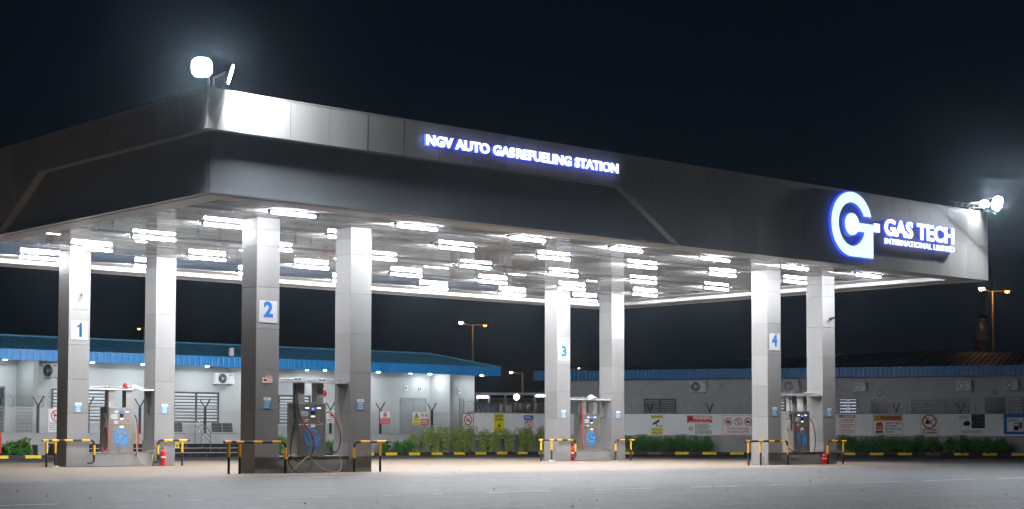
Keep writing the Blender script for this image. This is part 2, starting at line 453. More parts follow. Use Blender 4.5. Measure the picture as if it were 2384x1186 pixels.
# ---- lettering: outlines of the built-in font as flat or solid meshes
def raw_text(s, bold=0.0, depth=0.0):
    cu = bpy.data.curves.new('text', 'FONT'); cu.body = s; cu.offset = bold; cu.extrude = depth; cu.resolution_u = 3
    ob = bpy.data.objects.new('text', cu)
    me = bpy.data.meshes.new_from_object(ob)
    vs = [tuple(v.co) for v in me.vertices]; fs = [tuple(p.vertices) for p in me.polygons]
    bpy.data.objects.remove(ob); bpy.data.curves.remove(cu); bpy.data.meshes.remove(me)
    return vs, fs
def text_into(mb, s, x0, x1, z0, z1, y, bold=0.02, squeeze=True, align='c'):
    """flat text fitted into a rectangle, facing -y"""
    vs, fs = raw_text(s, bold)
    if not vs: return mb
    xs = [v[0] for v in vs]; ys = [v[1] for v in vs]
    w, h = max(xs) - min(xs), max(ys) - min(ys)
    sz = (z1 - z0) / h; sx = (x1 - x0) / w
    if not squeeze: sx = min(sx, sz)
    ox = x0 if align == 'l' else (x0 + x1) / 2 - w * sx / 2
    vs2 = [(ox + (v[0] - min(xs)) * sx, y, z0 + (v[1] - min(ys)) * sz) for v in vs]
    return mb.add(vs2, fs)
_adv = {}
def advance(c):
    if c not in _adv:
        if c == ' ': _adv[c] = 0.30
        else:
            a = min(v[0] for v in raw_text(c + 'I')[0][-8:]) if False else None
            both = raw_text(c + 'I')[0]; one = raw_text('I')[0]; xi = max(v[0] for v in one)
            _adv[c] = max(v[0] for v in both) - xi
    return _adv[c]
def letters(root, s, x0, x1, z0, z1, yf, depth=0.09, bold=0.03, halo=0.03, extra=None, face='letter_white', body='letter_blue'):
    """solid channel letters: a glowing blue body with a white face, one part per letter"""
    pos = []; x = 0.0
    for i, c in enumerate(s):
        if c != ' ': pos.append((c, x))
        x += advance(c) + (extra or {}).get(i, 0.0)
    allv = []
    for c, px_ in pos:
        v, f = raw_text(c, bold); allv += [(p[0] + px_, p[1]) for p in v]
    mnx, mxx = min(p[0] for p in allv), max(p[0] for p in allv)
    mny, mxy = min(p[1] for p in allv), max(p[1] for p in allv)
    sx, sz = (x1 - x0) / (mxx - mnx), (z1 - z0) / (mxy - mny)
    for c, px_ in pos:
        for part in ('letter', 'face'):
            v, f = raw_text(c, bold + (halo if part == 'letter' else 0.0), 0.5)
            y0, y1 = (yf + 0.03, yf + depth) if part == 'letter' else (yf, yf + 0.028)
            vs = [(x0 + (p[0] + px_ - mnx) * sx, y0 + (0.5 - p[2]) * (y1 - y0), z0 + (p[1] - mny) * sz) for p in v]
            if part == 'letter': lo = MB().add(vs, f).build('letter', body, root)
            else: MB().add(vs, f).build('face', face, lo)

# ================================================================== GROUND
gm = MB().add([(-400, -60, 0), (400, -60, 0), (400, 700, 0), (-400, 700, 0)], [(0, 1, 2, 3)])
tag(gm.build('ground', 'pavers'), kind='structure')

mk = tag(bpy.data.objects.new('road_marking', None), kind='structure'); COL.objects.link(mk)
mk.location = CAN.w(0, 0, 0); mk.rotation_euler = (0, 0, TH)
mat('marking_paint', (0.72, 0.72, 0.70), 0.6, 0.0, 0.35, 12.0)
DASH = [(-9.9, -8.5), (-7.65, -6.19), (-5.17, -3.92), (-2.85, -1.67), (-0.68, 0.78), (1.83, 3.36), (4.33, 5.73), (6.55, 8.24),
        (9.11, 10.91), (11.81, 13.78), (14.78, 16.9), (18.0, 20.2)]
for a, b in DASH:
    w = 0.05
    vm = -10.28 - 0.03 * (a + 7.6) if a < 9 else -10.72
    MB().add([(a, vm - w, 0.004), (b, vm - w - 0.02, 0.004), (b, vm + w - 0.02, 0.004), (a, vm + w, 0.004)], [(0, 1, 2, 3)]).build('dash', 'marking_paint', mk)

rl = random.Random(21); lit_ = MB()
for _ in range(320):
    u_, v_ = rl.uniform(-12, 34), rl.uniform(-17, 24); P = CAN.w(u_, v_, 0); q = rl.uniform(0.008, 0.032)
    for (a0, b0, z0) in ((0, 0, 0),):
        w_ = [rl.uniform(0.6, 1.4) for _ in range(5)]
        lit_.add([(P.x + q * w_[k] * math.cos(1.256 * k), P.y + q * w_[k] * math.sin(1.256 * k), 0.003) for k in range(5)] + [(P.x + q * 0.2, P.y, q * rl.uniform(0.4, 1.0))], [(k, (k + 1) % 5, 5) for k in range(5)])
mat('litter', (0.06, 0.045, 0.032), 0.9, 0.0, 0.5, 6.0)
tag(lit_.build('ground_litter', 'litter'), 'scattered dark grit and dry leaves on the paving', 'litter', kind='stuff')

# ================================================================== CANOPY
L_, W_, ZT, ZB, ZS, RD = 31.38, 18.86, 8.77, 6.41, 7.87, 0.22
URS, URE, VLS, VLE = 13.18, 15.58, 8.41, 10.96
ZC = 6.56
CA = thing('canopy', 'large grey filling station canopy on eight square columns with slatted metal ceiling', 'canopy', CAN.w(0, 0, 0), TH)

def clip(poly, inside, inter):
    out = []
    for i in range(len(poly)):
        a, b = poly[i], poly[(i + 1) % len(poly)]
        if inside(a):
            out.append(a)
            if not inside(b): out.append(inter(a, b))
        elif inside(b): out.append(inter(a, b))
    return out
def halfplane(poly, sx0, sx1):
    """keep what lies beyond the slanted line from (sx0, ZS) to (sx1, ZB)"""
    def g(p): return p[0] - (sx0 + (ZS - p[1]) / (ZS - ZB) * (sx1 - sx0))
    def inter(a, b):
        ga, gb = g(a), g(b); t = ga / (ga - gb); return (a[0] + (b[0] - a[0]) * t, a[1] + (b[1] - a[1]) * t)
    return clip(poly, lambda p: g(p) >= -1e-9, inter)

def fascia(frame_name, length, s0, s1, first, step, recess=True):
    """one side of the canopy in its own frame: x along the side, y inward"""
    rnd = random.Random(len(frame_name) * 13 + int(length))
    T = 0.03; G = 0.006
    xs = [0.0]; x = first
    while x < length - 0.15: xs.append(x); x += step
    xs.append(length)
    core = MB()
    if recess:
        core.box(0.25, length - 0.05, 0.05, 0.12, ZS + 0.02, ZT - 0.02)
        core.prism([(s0 + 0.06, ZS + 0.02), (length - 0.05, ZS + 0.02), (length - 0.05, ZB + 0.02), (s1 + 0.06, ZB + 0.02)], 0.05, 0.12)
    else:
        core.box(0.05, length - 0.05, 0.05, 0.12, ZB + 0.02, ZT - 0.02)
    part = core.build('fascia', 'seam', CA)
    def put(poly):
        if len(poly) < 3: return
        cx = sum(p[0] for p in poly) / len(poly)
        j = rnd.uniform(-0.002, 0.002)
        tl = rnd.uniform(-0.0025, 0.0025)
        vs = MB().prism(poly, 0.0 + j, T)
        vs.v = [(p[0], p[1] + (tl * (1 if p[0] > cx else -1) if p[1] < T / 2 else 0), p[2]) for p in vs.v]
        vs.build('panel', 'fascia_panel', part)
    for i in range(len(xs) - 1):
        a, b = xs[i] + G / 2, xs[i + 1] - G / 2
        if not recess:
            put([(a, ZB), (b, ZB), (b, 7.62 - G / 2), (a, 7.62 - G / 2)]); put([(a, 7.62 + G / 2), (b, 7.62 + G / 2), (b, ZT), (a, ZT)]); continue
        if a < s0:
            put([(a, ZS), (min(b, s0), ZS), (min(b, s0), ZT), (a, ZT)])
        if b > s0:
            a2 = max(a, s0)
            put(halfplane([(a2, 7.62 + G / 2), (b, 7.62 + G / 2), (b, ZT), (a2, ZT)], s0, s1))
            put(halfplane([(a2, ZB), (b, ZB), (b, 7.62 - G / 2), (a2, 7.62 - G / 2)], s0, s1))
    if recess:
        # the set-back face below, its soffit and its slanted reveal
        n = 6
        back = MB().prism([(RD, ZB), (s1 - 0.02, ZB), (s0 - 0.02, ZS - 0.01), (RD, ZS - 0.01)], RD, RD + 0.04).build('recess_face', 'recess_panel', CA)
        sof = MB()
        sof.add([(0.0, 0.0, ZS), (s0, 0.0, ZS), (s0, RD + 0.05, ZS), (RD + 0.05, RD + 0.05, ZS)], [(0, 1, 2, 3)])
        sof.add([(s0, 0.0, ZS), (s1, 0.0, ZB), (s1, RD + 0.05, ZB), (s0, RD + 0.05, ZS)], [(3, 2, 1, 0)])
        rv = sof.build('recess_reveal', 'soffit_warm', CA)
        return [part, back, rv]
    return [part]
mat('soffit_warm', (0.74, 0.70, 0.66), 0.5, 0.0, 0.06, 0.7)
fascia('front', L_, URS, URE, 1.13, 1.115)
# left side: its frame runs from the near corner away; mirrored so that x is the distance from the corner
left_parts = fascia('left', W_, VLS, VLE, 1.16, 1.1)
for o in left_parts:
    objs = [o] + list(o.children)
    done = set()
    for q in objs:
        me = q.data
        if me.name in done: continue
        done.add(me.name)
        for v in me.vertices: v.co = (v.co.y, v.co.x, v.co.z)
        me.flip_normals()
back_parts = fascia('back', L_, 0, 0, 1.2, 1.2, recess=False)
for o in back_parts:
    for q in [o] + list(o.children):
        for v in q.data.vertices: v.co = (v.co.x, W_ - v.co.y, v.co.z)
        q.data.flip_normals()
right_parts = fascia('right_end', W_, 0, 0, 1.2, 1.2, recess=False)
for o in right_parts:
    for q in [o] + list(o.children):
        for v in q.data.vertices: v.co = (L_ - v.co.y, v.co.x, v.co.z)
# parapet cap and roof deck
cap = MB()
cap.box(-0.01, L_ + 0.01, -0.01, 0.16, ZT + 0.001, ZT + 0.03); cap.box(-0.01, L_ + 0.01, W_ - 0.16, W_ + 0.01, ZT + 0.001, ZT + 0.03)
cap.box(-0.01, 0.16, 0.161, W_ - 0.161, ZT + 0.001, ZT + 0.03); cap.box(L_ - 0.16, L_ + 0.01, 0.161, W_ - 0.161, ZT + 0.001, ZT + 0.03)
cap.build('parapet_cap', 'fascia_panel', CA)
MB().box(0.13, L_ - 0.13, 0.13, W_ - 0.13, 7.9, 8.0).build('roof_deck', 'concrete', CA)
# soffit ring: panels of trim round the slatted field
def soffit_run(x0, x1, y0, y1, along, n):
    for i in range(n):
        if along == 'x':
            a = x0 + (x1 - x0) * i / n; b = x0 + (x1 - x0) * (i + 1) / n
            MB().box(a + 0.003, b - 0.003, y0, y1, ZB + 0.012 + 0.002 * (i % 2), ZB + 0.04).build('soffit_panel', 'soffit', ring_)
        else:
            a = y0 + (y1 - y0) * i / n; b = y0 + (y1 - y0) * (i + 1) / n
            MB().box(x0, x1, a + 0.003, b - 0.003, ZB + 0.012 + 0.002 * (i % 2), ZB + 0.04).build('soffit_panel', 'soffit', ring_)
FI, LI, BI, RI = 0.92, 0.85, 17.75, 30.2
rg = MB()
rg.box(0.3, L_ - 0.3, 0.3, FI - 0.02, ZB + 0.06, ZB + 0.09); rg.box(0.3, L_ - 0.3, BI + 0.02, W_ - 0.13, ZB + 0.06, ZB + 0.09)
rg.box(0.3, LI - 0.02, FI, BI, ZB + 0.06, ZB + 0.09); rg.box(RI + 0.02, L_ - 0.13, FI, BI, ZB + 0.06, ZB + 0.09)
ring_ = rg.build('soffit_frame', 'dark_void', CA)
soffit_run(0.035, L_ - 0.035, 0.035, FI, 'x', 16)
soffit_run(0.035, L_ - 0.035, BI, W_ - 0.035, 'x', 16)
soffit_run(0.035, LI, FI + 0.004, BI - 0.004, 'y', 9)
soffit_run(RI, L_ - 0.035, FI + 0.004, BI - 0.004, 'y', 9)
# the bright upstand at the far sides and the ledge behind it
up = MB()
up.box(LI, RI, BI - 0.012, BI - 0.004, ZB + 0.012, ZC + 0.06); up.box(RI - 0.012, RI - 0.004, FI, BI - 0.013, ZB + 0.012, ZC + 0.06)
up.box(LI, RI, FI + 0.004, FI + 0.012, ZB + 0.012, ZC + 0.06); up.box(LI + 0.004, LI + 0.012, FI + 0.013, BI - 0.013, ZB + 0.012, ZC + 0.06)
up.build('upstand', 'white', CA)
led = MB()
led.box(LI + 0.02, RI - 0.02, BI - 1.0, BI - 0.014, ZC - 0.015, ZC + 0.0); led.box(RI - 0.95, RI - 0.014, FI + 0.02, BI - 1.002, ZC - 0.015, ZC + 0.0)
led.build('ledge', 'soffit', CA)
# slatted ceiling
MB().box(LI, RI, FI, BI, ZC + 0.07, ZC + 0.1).build('ceiling', 'dark_void', CA)
CEIL = CA.children[-1]
pitch_s = 0.17; ws = 0.140
prof = [(-ws / 2, 0.03), (-ws / 2 + 0.004, 0.006), (-ws / 2 + 0.016, 0.0), (0, 0.0), (ws / 2 - 0.016, 0.0), (ws / 2 - 0.004, 0.006), (ws / 2, 0.03)]
sm = MB()
x0s, x1s = LI + 0.02, RI - 0.97
nseg = 1
vs = [(x0s, y, z) for y, z in prof] + [(x1s, y, z) for y, z in prof]
sm.add(vs, [(i, i + 7, i + 8, i + 1) for i in range(6)], False)
slat_me = sm.mesh('slat', 'slat_metal')
rs = random.Random(3)
y = FI + 0.08
while y < BI - 1.06:
    o = link('slat', slat_me, CEIL, (0, y, ZC + rs.uniform(-0.0015, 0.0015)))
    o.rotation_euler = (rs.gauss(0, 0.006) if rs.random() < 0.7 else rs.gauss(0, 0.035), rs.gauss(0, 0.00006), 0)
    y += pitch_s
ISLN = {1: 'the far left island', 2: 'the nearest island', 3: 'the far middle island', 4: 'the right-hand island'}
NUM = {1: 'one', 2: 'two', 3: 'three', 4: 'four'}
# columns
C0U, C0V, DU, DV, BU, CW = 3.8024, 3.8137, 20.2187, 10.3687, 2.9572, 0.70
SEAMS = [0.0, 0.80, 1.62, 2.65, 3.70, 4.77, 5.84, 6.27, ZC + 0.01]
pan_mesh = {}
for i in range(len(SEAMS) - 1):
    z0, z1 = SEAMS[i] + 0.003, SEAMS[i + 1] - 0.003
    e = 0.022 if i == 0 else 0.0
    m_ = 'column_base' if i == 0 else 'column_panel'
    pan_mesh[i] = MB().cham(-CW / 2 + 0.0025 - e, CW / 2 - 0.0025 + e, -CW / 2 - e, -CW / 2 + 0.02, z0, z1, 0.004).mesh('panel', m_)
core_me = MB().box(-CW / 2 + 0.021, CW / 2 - 0.021, -CW / 2 + 0.021, CW / 2 - 0.021, 0.0, ZC + 0.03).mesh('column', 'seam')
ISL = {1: (0, 1), 2: (0, 0), 3: (1, 1), 4: (1, 0)}
def isl(k): return C0U + DU * ISL[k][0], C0V + DV * ISL[k][1]
for k in (1, 2, 3, 4):
    for b in (0, 1):
        u, v = isl(k); u += b * BU
        c = link('column', core_me, CA, (u + CW / 2, v + CW / 2, 0))
        c['label'] = ('square grey clad column carrying the number %s board' % NUM[k]) if b == 0 else ('square grey clad column at the right end of %s' % ISLN[k])
        for f in range(4):
            for i in range(len(SEAMS) - 1):
                p = link('panel', pan_mesh[i], c); p.rotation_euler = (0, 0, f * math.pi / 2)

# ================================================================== CEILING LAMPS
LU = [3.8 + 3.935 * i for i in range(7)]
LV = [2.2, 5.35, 9.1, 12.8, 16.2]
ORD = ['first', 'second', 'third', 'fourth', 'fifth', 'sixth', 'seventh']
ROWN = ['front row, nearest the lettered fascia', 'second row from the front', 'middle row', 'fourth row from the front', 'rearmost row']
lamp0 = thing('ceiling_lamp', 'x', 'ceiling lamp')
hb = MB(); hb.box(-0.66, 0.66, -0.05, 0.05, -0.045, 0.0); hb.box(-0.69, -0.655, -0.045, 0.045, -0.10, 0.01); hb.box(0.655, 0.69, -0.045, 0.045, -0.10, 0.01)
hb.build('housing', 'lamp_housing', lamp0)
for sx in (-0.74, 0.74):
    MB().box(sx - 0.035, sx + 0.035, -0.02, 0.02, -0.03, 0.0).box(sx - 0.012 - 0.02 * (sx > 0) + 0.02 * (sx < 0), sx + 0.012 - 0.02 * (sx > 0) + 0.02 * (sx < 0), -0.012, 0.012, 0.001, 0.08).build('hanger', 'black_metal', lamp0)
df = MB()
pr = [(-0.040, -0.046), (-0.043, -0.070), (-0.028, -0.088), (0.028, -0.088), (0.043, -0.070), (0.040, -0.046)]
vs = [(-0.64, y, z) for y, z in pr] + [(0.64, y, z) for y, z in pr]
df.add(vs, [(i, i + 1, i + 7, i + 6) for i in range(5)] + [(0, 6, 11, 5)], False)
df.build('diffuser', 'tube_light', lamp0)
for o in lamp0.children:
    if o.name.startswith('diffuser'): o.data.flip_normals()
first = True
for r, v in enumerate(LV):
    for c, u in enumerate(LU):
        o = lamp0 if first else copy_tree(lamp0); first = False
        o.location = CAN.w(u, v, ZC - 0.025); o.rotation_euler = (0, 0, TH + random.uniform(-0.012, 0.012))
        tag(o, 'tube ceiling lamp, %s from the left in the %s' % (ORD[c], ROWN[r]), 'ceiling lamp', 'tube lamps under the canopy')

# ================================================================== CORNER FLOODLIGHTS
def floodlight(label, pos, aim, foot, size=(0.46, 0.36), lens='flood_lens'):
    root = thing('floodlight', label, 'floodlight', pos, 0, 'floodlights on the canopy corners')
    n = Vector(aim).normalized(); x = n.cross(Vector((0, 0, 1))).normalized(); z = x.cross(n).normalized()
    R = Matrix((x, -n, z)).transposed()         # local -y looks along the aim
    w, h = size[0] / 2, size[1] / 2
    def tf(mb): mb.v = [tuple(R @ Vector(p)) for p in mb.v]; return mb
    hs = MB().prism([((w + 0.015) * math.copysign(abs(math.cos(a_)) ** 0.7, math.cos(a_)), (h + 0.015) * math.copysign(abs(math.sin(a_)) ** 0.7, math.sin(a_))) for a_ in [2 * math.pi * q / 40 for q in range(40)]], 0.004, 0.07)
    for k in range(6): hs.box(-w + k * (2 * w) / 5 - 0.006, -w + k * (2 * w) / 5 + 0.006, 0.0705, 0.11, -h * 0.6, h * 0.6)
    tf(hs).build('housing', 'black_metal', root)
    tf(MB().add([(w * math.copysign(abs(math.cos(a_)) ** 0.72, math.cos(a_)), 0.0, h * math.copysign(abs(math.sin(a_)) ** 0.72, math.sin(a_))) for a_ in [2 * math.pi * q / 40 for q in range(40)]], [tuple(range(40))])).build('lens', lens, root)
    br = MB(); f = Vector(foot) - Vector(pos); b0 = R @ Vector((0, 0.09, 0))
    br.tube([b0, b0 * 1.6, f + Vector((0, 0, 0.25)), f], 0.022, 8)
    br.box(f.x - 0.08, f.x + 0.08, f.y - 0.08, f.y + 0.08, f.z, f.z + 0.02)
    br.build('bracket', 'grey_metal', root)
    return root
def dirw(a, b, c):
    u, v = CAN.u, CAN.v
    return (a * u[0] + b * v[0], a * u[1] + b * v[1], c)
mat('flood_lens_strong', (0.9, 0.9, 0.9), 0.4, emit=(0.84, 0.92, 1.0), es=FLOOD_E * 1.1)
mat('flood_lens_soft', (0.9, 0.9, 0.9), 0.4, emit=(0.80, 0.90, 1.0), es=FLOOD_E * 0.62)
mat('flood_lens_mid', (0.9, 0.9, 0.9), 0.4, emit=(0.80, 0.90, 1.0), es=FLOOD_E * 0.13)
floodlight('floodlight glaring towards the viewer over the near left canopy corner', CAN.w(-0.30, -0.25, 9.16), dirw(-0.55, -0.75, -0.40), CAN.w(0.08, 0.08, 8.8), (0.44, 0.42))
floodlight('floodlight seen edge-on at the near corner, washing the front fascia', CAN.w(0.42, -0.30, 9.10), dirw(0.79, -0.545, -0.28), CAN.w(0.2, 0.08, 8.8), (0.40, 0.42), 'flood_lens_soft')
floodlight('floodlight glaring at the far right canopy corner beside the logo sign', CAN.w(31.05, -0.60, 9.04), dirw(-0.16, -0.92, -0.36), CAN.w(31.0, 0.08, 8.8), (0.46, 0.44), 'flood_lens_strong')
floodlight('small second floodlight at the far right canopy corner, turned outward', CAN.w(31.55, -0.30, 8.96), dirw(0.05, -0.94, -0.34), CAN.w(31.3, 0.08, 8.8), (0.24, 0.24), 'flood_lens_mid')
floodlight('floodlight on the truss arm near the far right corner, washing the fascia leftward', CAN.w(30.75, -0.30, 9.02), dirw(-0.80, -0.06, -0.60), CAN.w(30.4, 0.08, 8.8), (0.30, 0.26), 'flood_lens_mid')
tr = thing('lamp_arm', 'slim grey truss arm lying along the parapet by the right floodlights', 'bracket', CAN.w(28.9, -0.05, 8.82), TH)
t_ = MB(); t_.bar((0, 0, 0.16), (1.9, -0.25, 0.12), 0.03); t_.bar((0.4, 0, 0.02), (1.9, -0.2, 0.05), 0.03)
for k in range(5): t_.bar((0.4 + 0.3 * k, -0.04 * k, 0.03), (0.55 + 0.3 * k, -0.04 * k, 0.15), 0.02)
t_.build('truss', 'black_metal', tr)

# ================================================================== FASCIA LETTERING AND LOGO
ng = thing('fascia_lettering', 'white letters with blue glow reading NGV AUTO GASREFUELING STATION on the fascia', 'sign', CAN.w(0, 0, 0), TH)
letters(ng, 'NGV AUTO GASREFUELING STATION', 6.21, 12.97, 8.20, 8.47, -0.13, 0.11, 0.042, 0.014, {9: 0.0, 11: 0.10})
gt = thing('company_lettering', 'white glowing letters reading GAS TECH beside the round logo', 'sign', CAN.w(0, 0, 0), TH)
letters(gt, 'GAS TECH', 25.2, 29.13, 7.49, 8.04, -0.13, 0.11, 0.034, 0.009)
il = thing('company_subtitle', 'small white glowing letters reading INTERNATIONAL LIMITED under GAS TECH', 'sign', CAN.w(0, 0, 0), TH)
letters(il, 'INTERNATIONAL LIMITED', 25.24, 29.17, 7.22, 7.405, -0.11, 0.09, 0.014, 0.006)

def logo_poly():
    P = []
    def arc(r, a0, a1, n):
        for k in range(n + 1):
            t = math.radians(a0 + (a1 - a0) * k / n); P.append((r * math.cos(t), r * math.sin(t)))
    arc(1.0, 17.5, 270, 40)
    P.append((1.05, -1.0)); P.append((1.05, 0.06))
    arc(0.34, 10, 324, 24)
    P.append((math.sqrt(0.69 ** 2 - 0.2 ** 2), -0.2))
    arc(0.69, -18, -334, 40)
    return P
LOGO = logo_poly()
lg = thing('logo_sign', 'round pale blue glowing G and T logo on the right of the fascia', 'logo sign', CAN.w(0, 0, 0), TH)
cx, cz, rx, rz = 23.46, 7.70, 1.03, 1.02
def sc(poly, k=1.0, dx=0, dz=0): return [(cx + dx + x * rx * k, cz + dz + z * rz * k) for x, z in poly]
def grow(poly, d):
    out = []; n = len(poly)
    for i in range(n):
        a, b, c = Vector(poly[i - 1]), Vector(poly[i]), Vector(poly[(i + 1) % n])
        e1, e2 = (b - a), (c - b)
        if e1.length < 1e-6 or e2.length < 1e-6: out.append(tuple(b)); continue
        n1 = Vector((e1.y, -e1.x)).normalized(); n2 = Vector((e2.y, -e2.x)).normalized()
        m = (n1 + n2); m = m.normalized() if m.length > 1e-6 else n1
        out.append(tuple(b + m * d / max(0.5, m.dot(n1))))
    return out
bd = MB().prism(grow(sc(LOGO), 0.03), -0.115, -0.03).build('logo_body', 'letter_blue', lg)
MB().prism(sc(LOGO), -0.15, -0.117).build('face', 'logo_face', bd)
MB().disc(cx, cz, 0.30, -0.1512, 28).build('bright_core', 'logo_hot', bd)
sq = [(24.62, 7.55), (24.90, 7.55), (24.90, 7.82), (24.62, 7.82)]
b2 = MB().prism(grow(sq, 0.02), -0.115, -0.03).build('logo_square', 'letter_blue', lg)
MB().prism(sq, -0.15, -0.117).build('face', 'letter_white', b2)

# ================================================================== SIGN HELPER
class Sign:
    """a flat board hung on a facade; local x to the right, z up, -y to the viewer"""
    def __init__(s, name, label, fr, x0, x1, z0, z1, n, board='sign_white', cat='sign', group=None, thick=0.015, frame=None):
        s.w, s.h = x1 - x0, z1 - z0; s.k = 0; s.y = -thick
        s.root = thing(name, label, cat, fr.w(x0, n, z0), fr.ang, group)
        if board:
            bm = MB().box(0, s.w, -thick, 0, 0, s.h); bm.build('board', board, s.root)
        if frame:
            t = frame[1]; f = MB(); y0, y1 = -thick - 0.004, -thick - 0.0005
            f.box(0, s.w, y0, y1, 0, t); f.box(0, s.w, y0, y1, s.h - t, s.h); f.box(0, t, y0, y1, t, s.h - t); f.box(s.w - t, s.w, y0, y1, t, s.h - t)
            f.build('border', frame[0], s.root)
        s.lv = 0
    def yy(s, lv): return s.y - 0.002 - 0.002 * lv
    def X(s, a): return a * s.w
    def Z(s, a): return a * s.h
    def rect(s, a0, a1, b0, b1, m, lv=0, name='field'):
        MB().sheet(s.X(a0), s.X(a1), s.Z(b0), s.Z(b1), s.yy(lv)).build(name, m, s.root)
    def text(s, t, a0, a1, b0, b1, m='sign_black', lv=1, bold=0.02, fit=True, align='c', name='lettering'):
        mb = MB(); rows = t.split('\n'); n = len(rows); hh = (b1 - b0) / n
        for i, r in enumerate(rows):
            zt = b1 - i * hh
            text_into(mb, r, s.X(a0), s.X(a1), s.Z(zt - hh * 0.78), s.Z(zt - hh * 0.06), s.yy(lv), bold, fit, align)
        if mb.v: mb.build(name, m, s.root)
    def lines(s, a0, a1, b0, b1, n, m='sign_grey', lv=1, seed=1):
        """small print too fine to read, as rows of word-long strokes"""
        r = random.Random(seed); mb = MB(); hh = (b1 - b0) / n
        for i in range(n):
            x = a0
            end = a1 - r.uniform(0, 0.25) * (a1 - a0)
            z = b1 - (i + 0.75) * hh
            while x < end:
                w = r.uniform(0.05, 0.13) * (a1 - a0)
                mb.sheet(s.X(x), s.X(min(x + w, a1)), s.Z(z), s.Z(z + hh * 0.45), s.yy(lv)); x += w + 0.02 * (a1 - a0)
        mb.build('small_print', m, s.root)
    def ban(s, a, b, r, inner=None, m='sign_red', lv=2, ang=-math.pi / 4):
        """prohibition ring; r in metres"""
        cx_, cz_ = s.X(a), s.Z(b); mb = MB(); mb.ring(cx_, cz_, r, r * 0.2, s.yy(lv)); mb.slash(cx_, cz_, r * 0.88, r * 0.17, s.yy(lv + 0.3), ang)
        if inner:
            ib = MB(); inner(ib, cx_, cz_, r, s.yy(lv - 1)); ib.build('pictogram', 'sign_black', s.root)
        mb.build('prohibition_ring', m, s.root)
    def shape(s, poly, m, lv=1, name='pictogram'):
        MB().prism([(s.X(x), s.Z(z)) for x, z in poly], s.yy(lv), s.yy(lv)).build(name, m, s.root)
    def tri(s, a, b, r, m='sign_black', m2='sign_yellow', lv=1):
        cx_, cz_ = s.X(a), s.Z(b)
        MB().prism([(cx_ - r, cz_ - r * 0.75), (cx_ + r, cz_ - r * 0.75), (cx_, cz_ + r)], s.yy(lv), s.yy(lv)).build('warning_triangle', m, s.root)
        MB().prism([(cx_ - r * 0.76, cz_ - r * 0.62), (cx_ + r * 0.76, cz_ - r * 0.62), (cx_, cz_ + r * 0.72)], s.yy(lv + 1), s.yy(lv + 1)).build('triangle_field', m2, s.root)
        MB().sheet(cx_ - r * 0.09, cx_ + r * 0.09, cz_ - r * 0.2, cz_ + r * 0.38, s.yy(lv + 2)).disc(cx_, cz_ - r * 0.42, r * 0.11, s.yy(lv + 2), 10).build('exclamation', m, s.root)

def pic_phone(mb, cx_, cz_, r, y):
    mb.sheet(cx_ - r * 0.30, cx_ + r * 0.30, cz_ - r * 0.55, cz_ - r * 0.46, y); mb.sheet(cx_ - r * 0.30, cx_ + r * 0.30, cz_ + r * 0.46, cz_ + r * 0.55, y)
    mb.sheet(cx_ - r * 0.30, cx_ - r * 0.21, cz_ - r * 0.46, cz_ + r * 0.46, y); mb.sheet(cx_ + r * 0.21, cx_ + r * 0.30, cz_ - r * 0.46, cz_ + r * 0.46, y)
def pic_camera(mb, cx_, cz_, r, y):
    mb.sheet(cx_ - r * 0.55, cx_ + r * 0.55, cz_ - r * 0.38, cz_ + r * 0.25, y); mb.sheet(cx_ - r * 0.2, cx_ + r * 0.25, cz_ + r * 0.25, cz_ + r * 0.42, y)
def pic_video(mb, cx_, cz_, r, y):
    mb.sheet(cx_ - r * 0.5, cx_ + r * 0.2, cz_ - r * 0.3, cz_ + r * 0.3, y)
    mb.add([(cx_ + r * 0.2, y, cz_ - r * 0.08), (cx_ + r * 0.58, y, cz_ - r * 0.28), (cx_ + r * 0.58, y, cz_ + r * 0.28), (cx_ + r * 0.2, y, cz_ + r * 0.08)], [(0, 1, 2, 3)])
def pic_flame(mb, cx_, cz_, r, y):
    P = [(-.35, -.45), (.1, -.5), (.38, -.3), (.4, 0), (.2, .25), (.22, .02), (.05, .15), (0.02, .55), (-.2, .25), (-.28, .05), (-.36, .12), (-.45, -.15)]
    mb.prism([(cx_ + a * r, cz_ + b * r) for a, b in P], y, y)
def pic_match(mb, cx_, cz_, r, y):
    pic_flame(mb, cx_ - r * 0.18, cz_ + r * 0.05, r * 0.85, y); mb.slash(cx_ + r * 0.2, cz_ + 0.0 * r, r * 0.62, r * 0.09, y, math.radians(38))
def pic_cig(mb, cx_, cz_, r, y):
    mb.sheet(cx_ - r * 0.6, cx_ + r * 0.45, cz_ - r * 0.2, cz_ - r * 0.02, y); mb.sheet(cx_ + r * 0.5, cx_ + r * 0.62, cz_ - r * 0.2, cz_ - r * 0.02, y)
    mb.ring(cx_ + r * 0.35, cz_ + r * 0.2, r * 0.2, r * 0.06, y, 10, 0, 3.6)
def pic_bottle(mb, cx_, cz_, r, y):
    mb.prism([(cx_ + a * r, cz_ + b * r) for a, b in [(.1, -.5), (.45, -.5), (.45, .1), (.34, .25), (.34, .6), (.21, .6), (.21, .25), (.1, .1)]], y, y)
    mb.prism([(cx_ + a * r, cz_ + b * r) for a, b in [(-.55, .15), (-.1, .15), (-.15, -.1), (-.28, -.18), (-.28, -.4), (-.12, -.5), (-.53, -.5), (-.37, -.4), (-.37, -.18), (-.5, -.1)]], y, y)
def pic_hand(mb, cx_, cz_, r, y):
    mb.prism([(cx_ + a * r, cz_ + b * r) for a, b in [(-.3, -.5), (.3, -.5), (.35, .1), (.5, .3), (.4, .4), (.2, .2), (.18, .6), (.02, .62), (0, .25), (-.05, .55), (-.2, .5), (-.2, .1), (-.4, .2)]], y, y)

